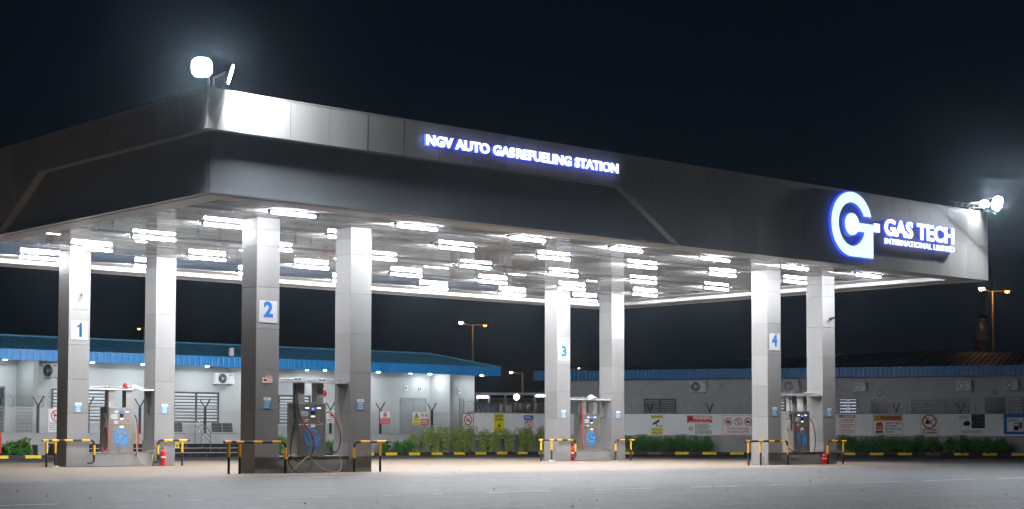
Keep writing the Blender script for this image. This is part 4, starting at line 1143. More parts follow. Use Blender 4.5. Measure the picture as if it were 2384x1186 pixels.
def door(B, fr, ox, n, x0, y0, x1, zb_, leaves, m='door_grey', depth=0.0):
    a, zt = fr.px(x0, y0, n); b, _ = fr.px(x1, y0, n); a -= ox; b -= ox
    f = MB().box(a - 0.07, a, -0.04, 0, zb_, zt + 0.07).box(b, b + 0.07, -0.04, 0, zb_, zt + 0.07).box(a, b, -0.04, 0, zt, zt + 0.07).build('door', 'door_grey' if m == 'door_grey' else 'window_frame', B)
    for i in range(leaves):
        xa = a + (b - a) * i / leaves; xb = a + (b - a) * (i + 1) / leaves
        MB().box(xa + 0.006, xb - 0.006, -0.022, -0.002, zb_, zt - 0.004).build('leaf', m, f)
        MB().tube([(xb - 0.1, -0.03, zb_ + 1.0), (xb - 0.1, -0.06, zb_ + 1.0), (xb - 0.22, -0.06, zb_ + 1.0)], 0.012, 6).build('handle', 'steel_bright', f)
    return f
door(LB, CAN, 20, BV, 934, 930, 990, 0.6, 2)
door(LB, CAN, 20, BV, 1072, 931, 1079, 0.6, 1)
door(LB, CAN, 20, BV, -60, 907, 8, 0.6, 1, 'glass_dark')
def downlight(px_, py_, label, m='downlight', r=0.085):
    u_, v_ = CAN.gnd(px_, py_, 4.14)
    v_ = max(34.75, min(v_, 35.4))
    u_ = CAN.px(px_, py_, v_)[0]
    t = thing('eave_downlight', label, 'downlight', CAN.w(u_, v_, EZ0 + 0.035), TH, 'downlights under the blue eave')
    MB().lathe([(r + 0.03, -0.03), (r + 0.03, 0.0)], 14).build('rim', 'white_plastic', t)
    MB().lathe([(r * 0.3, -0.055), (r * 0.8, -0.048), (r, -0.031)], 14).build('lens', m, t)
for px_, py_, lab, mm in ((12, 838, 'eave downlight at the left edge of the picture', 'downlight'), (333, 850, 'eave downlight left of the second column of the far left island', 'downlight'),
                          (483, 855, 'eave downlight left of the wall air conditioner', 'downlight'), (757, 864, 'eave downlight between the two columns of the nearest island', 'downlight'),
                          (715, 866, 'dim eave downlight over the window of the nearest island', 'downlight_dim'), (881, 868, 'eave downlight just right of the nearest island', 'downlight'),
                          (1001, 872, 'eave downlight beside the right wall fin', 'downlight'), (1122, 875, 'eave downlight at the right tip of the blue roof', 'downlight'),
                          (956, 875, 'dim eave downlight above the grey double door', 'downlight_dim'), (215, 846, 'eave downlight hidden behind the far left column', 'downlight'), (610, 860, 'eave downlight hidden behind the nearest column', 'downlight')):
    downlight(px_, py_, lab, mm)

def aircon(label, fr, n, x0, y0, x1, y1, side=False, group='air conditioner boxes on the walls', rot=0.0):
    a, zt = fr.px(x0, y0, n - 0.3); b, zb_ = fr.px(x1, y1, n - 0.3)
    w, h = b - a, zt - zb_
    if side: w, h = 0.82, 0.62
    t = thing('air_conditioner', label, 'air conditioner', fr.w(a, n - 0.34, zb_), fr.ang + rot, group)
    MB().cham(0, w, 0, 0.30, 0, h, 0.02).build('casing', 'ac_white', t)
    g = MB(); g.disc(w * 0.36, h * 0.5, h * 0.43, -0.003, 24); g.build('fan_opening', 'black_metal', t)
    gr = MB()
    for q in (0.42, 0.33, 0.24, 0.15): gr.ring(w * 0.36, h * 0.5, h * q, 0.012, -0.012, 20)
    for q in range(8):
        a_ = math.pi * q / 8; gr.slash(w * 0.36, h * 0.5, h * 0.42, 0.010, -0.014, a_)
    gr.build('fan_grille', 'grey_metal', t)
    MB().disc(w * 0.36, h * 0.5, h * 0.09, -0.016, 12).build('hub', 'ac_white', t)
    bl = MB()
    for q in range(3):
        a_ = 2.1 * q; bl.slash(w * 0.36 + math.cos(a_) * h * 0.2, h * 0.5 + math.sin(a_) * h * 0.2, h * 0.18, h * 0.14, -0.006, a_ + 0.5)
    bl.build('fan_blade', 'sign_grey', t)
    MB().sheet(w * 0.72, w * 0.93, h * 0.80, h * 0.87, -0.002).build('badge', 'sign_grey', t)
    MB().box(0.08, 0.12, 0.02, 0.34, -0.05, -0.001).box(w - 0.12, w - 0.08, 0.02, 0.34, -0.05, -0.001).build('bracket', 'grey_metal', t)
    MB().box(w + 0.0005, w + 0.06, 0.06, 0.2, 0.04, h * 0.45).build('valve_cover', 'ac_white', t)
    MB().tube(smoothpath([(w + 0.02, 0.2, h * 0.3), (w + 0.10, 0.28, h * 0.5), (w - 0.05, 0.32, h + 0.12), (w * 0.5, 0.325, h + 0.3)], 5), 0.018, 6).build('pipe_run', 'grey_metal', t)
aircon('white air conditioner on the pale wall left of the nearest column', CAN, BV, 502, 871, 545, 898)
uu_ = CAN.px(99, 887, 35.0)[0]
t = aircon('white air conditioner on the left wall fin, seen from its side', CAN, 34.9, 99, 858, 117, 885, side=True, rot=-1.2)
# small fittings on the building
def fitting(name, label, cat, fr, n, x, y, w, h, m, m2=None, depth=0.06):
    a, z = fr.px(x, y, n)
    t = thing(name, label, cat, fr.w(a, n, z), fr.ang)
    MB().box(-w / 2, w / 2, -depth, -0.001, -h / 2, h / 2).build('box', m, t)
    if m2: MB().disc(0, 0, min(w, h) * 0.3, -depth - 0.002, 12).build('face', m2, t)
fitting('alarm_box', 'white alarm box with round sounder on the wall above the double door', 'alarm', CAN, BV, 944, 905, 0.22, 0.26, 'white_plastic', 'sign_grey')
fitting('alarm_box', 'white box with dark face high on the wall right of the double door', 'alarm', CAN, BV, 978, 907, 0.2, 0.22, 'white_plastic', 'sign_black')
fitting('alarm_box', 'white alarm box right of the right wall fin', 'alarm', CAN, BV, 1068, 911, 0.22, 0.28, 'white_plastic', 'sign_grey')
a, z = CAN.px(754, 918, BV)
t = thing('fire_bell', 'round red fire bell on the pale wall behind the nearest dispenser', 'bell', CAN.w(a, BV, z), TH)
b_ = MB(); b_.tube([(0, 0, 0), (0, -0.06, 0)], 0.15, 16); b_.tube([(0, -0.0605, 0), (0, -0.11, 0)], [0.13, 0.06], 16); b_.build('bell_dome', 'red_gloss', t)
a, z = CAN.px(532, 826, 34.6)
t = thing('roof_antenna', 'small white antenna box standing on the blue roof edge', 'antenna', CAN.w(a, 34.35, EZ1 + 0.05), TH)
MB().cham(-0.12, 0.12, -0.04, 0.04, 0.05, 0.42, 0.01).build('antenna_box', 'white_plastic', t); MB().tube([(0, 0, 0), (0, 0, 0.3)], 0.02, 6).build('mast', 'grey_metal', t)

# ================================================================== FENCE WITH PLINTH, LEFT
PLZ, FZ = 1.0, 2.10
pw = thing('plinth_wall', 'low grey plinth wall under the mesh fence', 'wall', CAN.w(3, WV, 0), TH)
MB().box(0, 31.9, 0, 0.2, 0, PLZ).build('wall_body', 'plinth_grey', pw)
MB().box(0, 31.9, -0.02, 0.22, PLZ + 0.0005, PLZ + 0.03).build('coping', 'concrete', pw)
fn = thing('mesh_fence', 'grey welded mesh fence with forked black posts on the plinth wall', 'fence', CAN.w(3, WV + 0.1, PLZ + 0.03), TH)
posts = [CAN.px(x, 980, WV + 0.1)[0] - 3 for x in (89, 206, 326, 478, 640, 770, 886, 1006)]
for x in posts:
    p = MB().box(x - 0.045, x + 0.045, -0.045, 0.045, 0, 1.12).build('post', 'black_metal', fn)
    MB().bar((x, 0, 1.12), (x - 0.20, 0.10, 1.50), 0.045).bar((x, 0, 1.12), (x + 0.20, -0.10, 1.54), 0.06).build('forked_arm', 'black_metal', p)
edges_ = [0.0] + posts + [31.9]
for i in range(len(edges_) - 1):
    a, b = edges_[i] + 0.05, edges_[i + 1] - 0.05
    if b - a < 0.3: continue
    w = MB(); k = int((b - a) / 0.06)
    for j in range(k + 1):
        x = a + (b - a) * j / k; w.box(x - 0.0035, x + 0.0035, 0.001, 0.006, 0.0, 1.08)
    for j in range(8): z = 0.02 + 1.04 * j / 7; w.box(a, b, -0.006, -0.0005, z - 0.0045, z + 0.0045)
    w.build('mesh_panel', 'wire', fn)

def razor(label, fr, x0, x1, n, z, r=0.24, pitch=0.22, m='wire'):
    t = thing('razor_wire', label, 'razor wire', fr.w(x0, n, z), fr.ang, 'razor wire coils on the walls')
    rr = random.Random(int(x0 * 10) + 3); pts = []; k = int((x1 - x0) / pitch * 14)
    for i in range(k + 1):
        a_ = 2 * math.pi * i / 14; q = r * (1 + 0.10 * math.sin(i * 0.37) + rr.uniform(-0.03, 0.03))
        pts.append(((x1 - x0) * i / k + 0.10 * math.sin(a_ * 0.5), q * math.cos(a_), r + q * math.sin(a_)))
    MB().tube(pts, 0.007, 4).build('coil', m, t)
razor('razor wire coils over the mesh fence at the left edge', CAN, 7.5, 12.2, WV + 0.1, FZ - 0.0)
razor('razor wire coils on the white wall right of the blue-roofed building', CAN, 34.8, 40.3, WV + 0.1, 2.14, 0.27, 0.24)

# ================================================================== BOUNDARY WALL
bw = thing('boundary_wall', 'grey boundary wall below the white banners at the back', 'wall', CAN.w(34.9, WV, 0), TH)
MB().box(0, 5.6, 0.0, 0.2, 0, 2.10).build('wall_run', 'plinth_grey', bw)
MB().box(-0.01, 5.6, -0.03, 0.23, 2.1005, 2.14).build('coping', 'concrete', bw)
bw2 = thing('boundary_wall', 'long grey wall behind the hedge, carrying the row of warning signs', 'wall', RW.w(rs_[0], 0, 0), RW.ang)
RL = 32.0
MB().box(0, RL, 0.0, 0.2, 0, 2.10).build('wall_run', 'plinth_grey', bw2)
MB().box(-0.02, RL, -0.03, 0.23, 2.1005, 2.14).build('coping', 'concrete', bw2)
def banner(label, fr, a, b, z0=0.99, z1=2.095):
    t = thing('banner', label, 'banner', fr.w(a, 0, z0), fr.ang, 'white banners along the boundary wall')
    MB().box(0.004, b - a - 0.004, -0.012, -0.001, 0, z1 - z0).build('banner_sheet', 'banner_white', t)
banner('white banner with the slow down sign right of the blue-roofed building', Frame(CAN.w(0, WV).x, CAN.w(0, WV).y, TH), 34.95, 40.45)
sx = [rs_[0] + 0.05, RW.px(1948, 985)[0], RW.px(2224, 985)[0], rs_[0] + RL - 0.1]
banner('white banner stretching between the middle and right-hand islands', RW, sx[0], sx[1])
banner('white banner carrying the vest and flames signs', RW, sx[1], sx[2])
banner('white banner at the right edge with the fuel pump sign', RW, sx[2], sx[3])
razor('thin razor wire along the wall behind the security sign', RW, RW.px(1460, 960)[0], RW.px(1900, 960)[0], 0.1, 2.14, 0.25, 0.24)
razor('thin razor wire along the wall at the right before the dark doors', RW, RW.px(1900, 960)[0] + 0.1, rs_[0] + RL - 1, 0.1, 2.14, 0.25, 0.24)
def yarm(label, fr, px_, n):
    a = fr.px(px_, 950, n)[0]
    t = thing('forked_bracket', label, 'bracket', fr.w(a, n, 2.14), fr.ang, 'forked brackets on the boundary wall')
    MB().box(-0.03, 0.03, -0.03, 0.03, 0, 0.06).build('foot', 'black_metal', t)
    MB().bar((0, 0, 0.05), (-0.16, 0.08, 0.5), 0.04).build('arm', 'black_metal', t); MB().bar((0, 0, 0.05), (0.16, -0.08, 0.5), 0.05).build('arm', 'black_metal', t)
for px_, fr, n, lab in ((1120, CAN, WV + 0.1, 'forked bracket above the no smoking sign'), (1230, CAN, WV + 0.1, 'forked bracket above the phone sign'), (1514, RW, 0.1, 'forked bracket above the security sign'),
                        (1653, RW, 0.1, 'forked bracket above the red warning sign'), (2087, RW, 0.1, 'forked bracket above the orange warning sign'), (2237, RW, 0.1, 'forked bracket in front of the long louvred window')):
    yarm(lab, fr, px_, n)

# ---- signs on the fence and walls
def psign(name, label, fr, n, x0, y0, x1, y1, **kw):
    a, zt = fr.px(x0, y0, n); b, zb_ = fr.px(x1, y1, n)
    return Sign(name, label, fr, a, b, zb_, zt, n, **kw)
NF = WV + 0.04
S = psign('prohibition_sign', 'white no alcohol sign on the fence behind the far left column', CAN, NF, 113, 956, 150, 1010)
S.ban(0.5, 0.70, S.w * 0.34, pic_bottle); S.text('ALCOHOL OR\nILLICIT DRUGS\nARE NOT PERMITTED\nAT THIS WORKSITE', 0.06, 0.94, 0.03, 0.42)
S = psign('prohibition_sign', 'white no mobile phones sign behind the nearest dispenser', CAN, NF, 757, 958, 787, 987)
S.ban(0.5, 0.66, S.h * 0.28, pic_hand); S.text('NO MOBILE PHONES\nIN THIS AREA', 0.05, 0.95, 0.03, 0.33)
S = psign('prohibition_sign', 'white and red hot works sign right of the nearest island', CAN, NF, 885, 960, 908, 989)
S.rect(0, 1, 0, 0.48, 'sign_red'); S.ban(0.5, 0.75, S.h * 0.21, pic_hand); S.text('Hot Works Are\nNot Permitted\nIn This Area', 0.06, 0.94, 0.02, 0.46, 'sign_white')
S = psign('warning_sign', 'flammable warning sign in yellow beside red on the mesh fence', CAN, NF, 961, 960, 998, 990)
S.rect(0, 0.475, 0, 0.46, 'sign_yellow'); S.rect(0.495, 1, 0, 0.46, 'sign_red'); S.tri(0.24, 0.70, S.h * 0.25)
S.text('Warning', 0.05, 0.43, 0.24, 0.45); S.lines(0.05, 0.43, 0.03, 0.22, 2); S.lines(0.53, 0.96, 0.06, 0.42, 3, 'sign_white')
S.ban(0.62, 0.74, S.h * 0.16, pic_cig); S.ban(0.86, 0.74, S.h * 0.16, pic_flame)
NW = WV - 0.014
S = psign('prohibition_sign', 'white no smoking or vaping sign with black border on the white wall', CAN, NW, 1077, 963, 1103, 1010, frame=('sign_black', 0.025))
S.ban(0.5, 0.68, S.w * 0.38, pic_cig); S.text('NO SMOKING\nOR VAPING\nALLOWED', 0.08, 0.92, 0.04, 0.40)
S = psign('slow_down_sign', 'yellow SLOW DOWN pedestrian sign on the white wall', CAN, NW, 1150, 964, 1174, 1009, board='sign_yellow', frame=('sign_yellow', 0.02))
S.text('SLOW\nDOWN', 0.15, 0.85, 0.60, 0.96, bold=0.03); S.text('WATCH FOR\nPEDESTRIANS', 0.06, 0.94, 0.03, 0.24)
S.shape([(0.47, 0.46), (0.56, 0.46), (0.60, 0.38), (0.72, 0.36), (0.70, 0.40), (0.58, 0.43), (0.58, 0.36), (0.68, 0.26), (0.60, 0.26), (0.52, 0.34), (0.40, 0.26), (0.32, 0.27), (0.46, 0.36), (0.46, 0.43), (0.36, 0.38), (0.32, 0.41)], 'sign_black')
MB().disc(S.X(0.52), S.Z(0.495), 0.032, S.yy(1), 12).build('pictogram_head', 'sign_black', S.root)
S = psign('prohibition_sign', 'white phone sign with blue Please header on the white wall', CAN, NW, 1220, 967, 1242, 1003)
S.rect(0, 1, 0.70, 1, 'sign_blue'); S.text('Please...', 0.15, 0.85, 0.74, 0.97, 'sign_white'); S.ban(0.5, 0.38, S.w * 0.42, pic_phone)
S.lines(0.1, 0.9, 0.02, 0.12, 1)
NR = -0.014
S = psign('security_sign', 'yellow SECURITY and CCTV IN OPERATION sign with a camera picture', RW, NR, 1515, 966, 1545, 1011, board='banner_white', thick=0.004)
S.rect(0, 1, 0.84, 1, 'sign_yellow'); S.text('SECURITY', 0.1, 0.92, 0.83, 1.0, bold=0.03); S.rect(0, 1, 0.0, 0.34, 'sign_yellow'); S.text('CCTV IN\nOPERATION', 0.08, 0.92, 0.0, 0.33)
S.shape([(0.12, 0.56), (0.64, 0.78), (0.74, 0.68), (0.24, 0.50)], 'sign_black'); S.shape([(0.45, 0.58), (0.52, 0.58), (0.52, 0.46), (0.86, 0.46), (0.86, 0.49), (0.90, 0.49), (0.90, 0.40), (0.86, 0.40), (0.86, 0.43), (0.45, 0.43)], 'sign_black')
S = psign('warning_sign', 'white sign with red WARNING header and small print on the banner', RW, NR, 1600, 966, 1659, 1010, board='banner_white', thick=0.004)
S.rect(0, 1, 0.62, 1, 'sign_red'); S.text('WARNING', 0.24, 0.98, 0.70, 1.02, 'sign_white', bold=0.03); S.tri(0.12, 0.83, 0.11, 'sign_black', 'sign_black'); S.lines(0.08, 0.92, 0.62, 0.69, 1, 'sign_white', 2)
S.ban(0.15, 0.30, 0.12, pic_cig); S.lines(0.32, 1.0, 0.0, 0.58, 9, 'sign_black', 1, 5)
S = psign('prohibition_sign', 'red-bordered NO PHOTOS AND VIDEO RECORDING ALLOWED sign with three crossed symbols', RW, NR, 1683, 966, 1756, 1010, board='banner_white', thick=0.004, frame=('sign_red', 0.016))
for q, pc in ((0.18, pic_camera), (0.5, pic_phone), (0.82, pic_video)): S.ban(q, 0.67, S.h * 0.21, pc)
S.text('NO PHOTOS AND VIDEO\nRECORDING ALLOWED', 0.16, 0.84, 0.06, 0.38, 'sign_red')
S = psign('danger_sign', 'white DANGER sign with red header and red small print', RW, NR, 1954, 963, 1992, 1008, board='sign_white', thick=0.006, frame=('sign_red', 0.012))
S.rect(0, 1, 0.85, 1, 'sign_red'); S.text('DANGER', 0.26, 0.95, 0.84, 1.0, 'sign_white', 2, 0.03); S.tri(0.13, 0.92, 0.05, 'sign_white', 'sign_red', 2)
for q in range(3): S.lines(0.08, 0.95, 0.06 + 0.26 * q, 0.28 + 0.26 * q, 3, 'sign_red', 1, q + 2)
S = psign('warning_sign', 'orange WARNING sign with a safety vest picture', RW, NR, 2033, 962, 2103, 1009, board='sign_white', thick=0.006, frame=('sign_black', 0.018))
S.rect(0.03, 0.97, 0.68, 0.96, 'sign_orange'); S.text('WARNING', 0.24, 0.94, 0.66, 0.97, 'sign_black', 1, 0.03); S.tri(0.13, 0.82, 0.115); S.text('SAFETY VEST\nREQUIRED\nBEYOND THIS\nPOINT.', 0.42, 0.94, 0.06, 0.62, 'sign_black', 1, 0.02, False, 'l')
S.shape([(0.12, 0.62), (0.30, 0.62), (0.34, 0.40), (0.08, 0.40)], 'sign_vest'); S.shape([(0.08, 0.27), (0.34, 0.27), (0.34, 0.36), (0.08, 0.36)], 'sign_vest'); S.shape([(0.08, 0.07), (0.34, 0.07), (0.33, 0.22), (0.09, 0.22)], 'sign_vest')
S = psign('prohibition_sign', 'white NO NAKED FLAMES sign on the banner', RW, NR, 2143, 962, 2186, 1009, board='sign_white', thick=0.006, frame=('sign_grey', 0.014))
S.ban(0.5, 0.66, S.w * 0.41, pic_match); S.text('NO NAKED\nFLAMES', 0.10, 0.90, 0.03, 0.32, bold=0.03)
S = psign('engine_sign', 'faint SWITCH OFF YOUR ENGINE sign with a dark engine photo', RW, NR, 2231, 961, 2294, 1007, board='banner_white', thick=0.004)
S.text('SWITCH OFF\nYOUR ENGINE', 0.03, 0.40, 0.76, 0.94, 'sign_grey'); S.rect(0.50, 1.0, 0.30, 1.0, 'sign_black', 1, 'engine_photo')
er = random.Random(2); ep = MB()
for q in range(40):
    x, z = er.uniform(0.53, 0.95), er.uniform(0.34, 0.94); ep.slash(S.X(x), S.Z(z), 0.07 * er.random() + 0.02, 0.012, S.yy(2), er.uniform(0, 3.1))
ep.build('engine_detail', 'sign_grey', S.root); S.shape([(0.18, 0.52), (0.26, 0.66), (0.42, 0.66), (0.46, 0.52), (0.40, 0.42), (0.24, 0.42)], 'sign_black'); S.lines(0.12, 0.92, 0.04, 0.20, 3, 'notice_blue', 1, 8)
S = psign('fuel_sign', 'square blue CNG sign with a fuel pump picture at the right edge', RW, NR, 2337, 960, 2392, 1007, board='sign_blue', thick=0.008)
S.rect(0.14, 0.86, 0.14, 0.84, 'sign_white'); S.text('CNG', 0.18, 0.60, 0.56, 0.84, 'sign_black', 1, 0.0)
S.shape([(0.42, 0.20), (0.64, 0.20), (0.62, 0.56), (0.44, 0.56)], 'sign_black'); S.shape([(0.66, 0.28), (0.78, 0.28), (0.80, 0.60), (0.62, 0.60), (0.62, 0.57), (0.66, 0.57)], 'sign_blue'); S.rect(0.46, 0.60, 0.42, 0.52, 'sign_white', 2)

# ================================================================== RIGHT BUILDING
RBs = RB.px(1272, 900)[0]
RE = RBs + 42
Rb = thing('grey_building', 'dark grey building with blue roof edge behind the right-hand banners', 'building', RB.w(RBs, 0, 0), RB.ang)
ZE0, ZE1 = 4.22, 4.70
def RX(s): return s - RBs
MB().box(0, RE - RBs, 0, 16, 0, ZE0 + 0.1).build('wall', 'plaster_grey', Rb)
ro = -0.6
apx, apz = RB.px(2157, 815, 9.0)
rfm = MB()
pe = [(-0.6, ro, ZE1), (RE - RBs + 0.6, ro, ZE1), (RE - RBs + 0.6, 18.6, ZE1), (-0.6, 18.6, ZE1), (RX(apx), 9.0, apz), (RX(apx) + 1.0, 9.0, apz)]
rfm.add(pe, [(0, 1, 5, 4), (1, 2, 5), (2, 3, 4, 5), (3, 0, 4)])
roof2 = rfm.build('roof', 'roof_dark', Rb)
ribs = MB(); x = -0.4
while x < RE - RBs + 0.4:
    ax = RX(apx)
    t_ = (x + 0.6) / (ax + 0.6) if x < ax else (RE - RBs + 0.6 - x) / (RE - RBs + 0.6 - ax)
    t_ = max(0.02, min(1, t_)); ribs.bar((x, ro + 0.01, ZE1 + 0.03), (x, ro + (9.0 - ro) * t_, ZE1 + (apz - ZE1) * t_ + 0.03), 0.10, 0.06); x += 0.33
tag(ribs.build('roof_ribs', 'roof_dark', roof2), kind='stuff')
MB().tube([pe[0], pe[4]], 0.07, 6).tube([pe[4], pe[5], pe[1]], 0.07, 6).build('hip_cap', 'roof_dark', roof2)
fs2 = MB().add([(0.0, 0.014, 0), (0.05, 0.0, 0), (0.17, 0.0, 0), (0.21, 0.014, 0), (0.24, 0.014, 0),
                (0.0, 0.014, 0.48), (0.05, 0.0, 0.48), (0.17, 0.0, 0.48), (0.21, 0.014, 0.48), (0.24, 0.014, 0.48)],
               [(0, 1, 6, 5), (1, 2, 7, 6), (2, 3, 8, 7), (3, 4, 9, 8)]).mesh('fascia_sheet', 'blue_sheet_deep')
fb2 = MB().box(-0.6, RE - RBs + 0.6, ro - 0.01, ro + 0.05, ZE1 + 0.001, ZE1 + 0.03).box(-0.6, RE - RBs + 0.6, ro - 0.008, ro + 0.05, ZE0 - 0.022, ZE0 - 0.001).build('eave_trim', 'blue_sheet', Rb)
x = -0.6; 
for q in range(150): link('fascia_sheet', fs2, fb2, (x, ro, ZE0), 0); x += 0.24
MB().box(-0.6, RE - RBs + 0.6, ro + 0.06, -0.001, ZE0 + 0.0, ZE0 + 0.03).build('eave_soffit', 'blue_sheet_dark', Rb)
window(Rb, RB, RBs, 0, 1500, 928, 1575, 968, 'louvre_dim', 2, 7)
window(Rb, RB, RBs, 0, 1953, 925, 1997, 966, 'louvre_dim', 2, 5, 'pane_glow', True)  # pane glows in place of the pale white light it reflects
window(Rb, RB, RBs, 0, 2122, 921, 2257, 966, 'louvre_dim', 2, 7)
window(Rb, RB, RBs, 0, 2349, 920, 2420, 966, 'louvre_glass', 2, 7)
window(Rb, RB, RBs, 0, 1806, 926, 1830, 966, 'louvre_dim', 1, 5, 'pane_glow', True)
door(Rb, RB, RBs, 0, 2029, 925, 2071, 0.3, 1, 'glass_dark')
door(Rb, RB, RBs, 0, 2296, 922, 2340, 0.3, 1, 'glass_dark')
for lab, r in (('air conditioner above the window right of the far middle island', (1607, 886, 1643, 912)), ('air conditioner between the columns of the right-hand island', (1823, 883, 1860, 910)),
               ('air conditioner just right of the right-hand island', (1987, 888, 2016, 909)), ('air conditioner above the long louvred window', (2226, 882, 2262, 906)), ('air conditioner near the right edge of the picture', (2337, 881, 2371, 904))):
    aircon(lab, RB, 0, *r)
for x, y, lab in ((2049, 913, 'round wall lamp above the left dark door'), (2317, 910, 'round wall lamp above the right dark door')):
    a, z = RB.px(x, y, 0)
    t = thing('wall_lamp', lab, 'wall lamp', RB.w(a, 0, z), RB.ang)
    MB().tube([(0, -0.001, 0), (0, -0.05, 0)], 0.14, 16).build('lamp_base', 'black_metal', t); MB().tube([(0, -0.0505, 0), (0, -0.09, 0)], [0.11, 0.07], 16).build('lamp_glass', 'white_plastic', t)
fitting('wall_vent', 'small square vent high on the dark grey wall', 'vent', RB, 0, 1681, 894, 0.34, 0.34, 'grey_metal', 'sign_grey')

# ================================================================== PLANTS
def leaf_cloud(mb, c, rad, n, size, rr, up=0.0):
    for _ in range(n):
        while True:
            p = Vector((rr.uniform(-1, 1), rr.uniform(-1, 1), rr.uniform(-1, 1)))
            if 0.25 < p.length < 1: break
        q = Vector((c[0] + p.x * rad[0], c[1] + p.y * rad[1], c[2] + p.z * rad[2]))
        if q.z < 0.02: continue
        d = Vector((rr.gauss(0, 1), rr.gauss(0, 1), rr.gauss(0, 0.7) + up)).normalized()
        s = d.cross(Vector((rr.gauss(0, 1), rr.gauss(0, 1), rr.gauss(0, 1)))).normalized()
        L = size * rr.uniform(0.6, 1.35); w = L * 0.36
        mb.add([q, q + d * L * 0.5 + s * w * 0.5, q + d * L, q + d * L * 0.5 - s * w * 0.5], [(0, 1, 2, 3)])
def hedge_bush(label, P, w, h, seed):
    rr = random.Random(seed); t = thing('hedge_bush', label, 'bush', P, rr.uniform(0, 6), 'clipped bushes before the banners')
    st_ = MB()
    for k in range(7): st_.tube([(rr.uniform(-.06, .06), rr.uniform(-.06, .06), 0), (rr.uniform(-w * .3, w * .3), rr.uniform(-w * .3, w * .3), h * 0.7)], [0.014, 0.006], 5)
    st_.build('stem', 'twig', t)
    for m, f in (('leaf_dark', 0.62), ('leaf_mid', 0.38)):
        mb = MB()
        for k in range(9):
            c = (rr.uniform(-w * .32, w * .32), rr.uniform(-w * .22, w * .22), h * rr.uniform(0.35, 0.72))
            leaf_cloud(mb, c, (w * 0.28, w * 0.26, h * 0.30), int(210 * f), 0.075, rr, 0.5)
        for k in range(10):
            a_ = rr.uniform(0, 6.28); x, y = w * 0.38 * math.cos(a_) * rr.random(), w * 0.3 * math.sin(a_) * rr.random()
            for q in range(7): leaf_cloud(mb, (x, y, h * (0.72 + 0.05 * q)), (0.05, 0.05, 0.04), 3, 0.07, rr, 0.9)
        mb.build('foliage', m, t)
wordsH = ['the far middle island', 'the security sign']
hx = [(1468, .8), (1497, .85), (1526, .9), (1556, .95), (1590, .9), (1622, .9), (1648, .6)]
hx2 = [(1966, .95), (1992, .8), (2022, .9), (2052, .85), (2082, .9), (2112, .85), (2142, .85), (2172, .8), (2212, .7), (2240, .85), (2272, .8), (2300, .75), (2332, .65)]
def ordinal(i): return ['first', 'second', 'third', 'fourth', 'fifth', 'sixth', 'seventh', 'eighth', 'ninth', 'tenth', 'eleventh', 'twelfth', 'thirteenth', 'fourteenth', 'fifteenth', 'sixteenth', 'seventeenth'][i]
for i, (x, w) in enumerate(hx):
    s = RW.px(x, 1040, -1.3)[0]; hedge_bush('green bush, %s from the left in the hedge right of the far middle island' % ordinal(i), RW.w(s, -1.3 - 0.1 * (i % 2), 0.08), w * 1.15, 0.80 + 0.1 * (i % 3 == 1), 30 + i)
for i, (x, w) in enumerate(hx2):
    s = RW.px(x, 1040, -1.3)[0]; hedge_bush('green bush, %s from the left in the hedge right of the right-hand island' % ordinal(i), RW.w(s, -1.3 - 0.1 * (i % 2), 0.08), w * 1.15, 0.78 + 0.10 * (i % 3 == 0) - 0.12 * (i > 11), 60 + i)
def tall_shrub(label, P, w, h, seed, m=('leaf_olive', 'leaf_yellow'), leaf=0.085, ns=8, dens=1.0, flowers=0):
    rr = random.Random(seed); t = thing('leafy_shrub', label, 'shrub', P, rr.uniform(0, 6), 'shrubs in the bed along the fence')
    st_ = MB(); a_, b_ = MB(), MB(); fl = MB()
    for k in range(ns):
        ang = rr.uniform(0, 6.28); sp = w * 0.5 * math.sqrt(rr.random())
        top = Vector((sp * math.cos(ang), sp * math.sin(ang), h * rr.uniform(0.62, 1.02)))
        mid = Vector((top.x * 0.45, top.y * 0.45, top.z * 0.5)); base = Vector((rr.uniform(-.05, .05), rr.uniform(-.05, .05), 0))
        path = smoothpath([base, mid, top], 4); st_.tube(path, [0.012 - 0.0012 * i for i in range(len(path))], 4)
        for i in range(int(80 * dens)):
            f = rr.uniform(0.15, 1.0); q = path[min(len(path) - 1, int(f * (len(path) - 1)))]
            leaf_cloud(a_ if rr.random() < 0.6 else b_, (q.x, q.y, q.z + rr.uniform(-.06, .06)), (0.10, 0.10, 0.09), 2, leaf, rr, 0.6)
        if flowers and k % 2 == 0:
            for i in range(6): leaf_cloud(fl, (top.x, top.y, top.z), (0.05, 0.05, 0.04), 4, 0.06, rr, 0.4)
    st_.build('stem', 'twig', t); a_.build('foliage', m[0], t); b_.build('foliage', m[1], t)
    if fl.v: fl.build('blossom', 'flower', t)
tx = [(928, .75, .55, 0), (950, .6, .5, 0), (968, .95, .95, 1), (990, .95, 1.25, 1), (1014, .7, 1.25, 1), (1042, .8, 1.15, 1), (1062, .85, 1.1, 1), (1078, .8, 1.35, 1), (1100, .85, 1.2, 1), (1122, .6, 1.0, 1), (1142, .8, 1.15, 1), (1160, .75, 1.1, 1), (1184, .85, 1.15, 1), (1215, .8, 1.15, 1), (1236, .85, 1.2, 1), (1258, .7, 1.3, 1)]
for i, (x, w, h, kd) in enumerate(tx):
    u = CAN.px(x, 1030, 31.62)[0]
    tall_shrub(('upright yellow-green shrub, ' if kd else 'low green shrub, ') + '%s from the left in the bed right of the nearest island' % ordinal(i), CAN.w(u, 31.6 + 0.12 * (i % 3 - 1), 0.1), w * 0.95, h * 1.08, 200 + i, ('leaf_olive', 'leaf_yellow') if kd else ('leaf_mid', 'leaf_dark'), 0.10, 11 if kd else 8, 1.0)
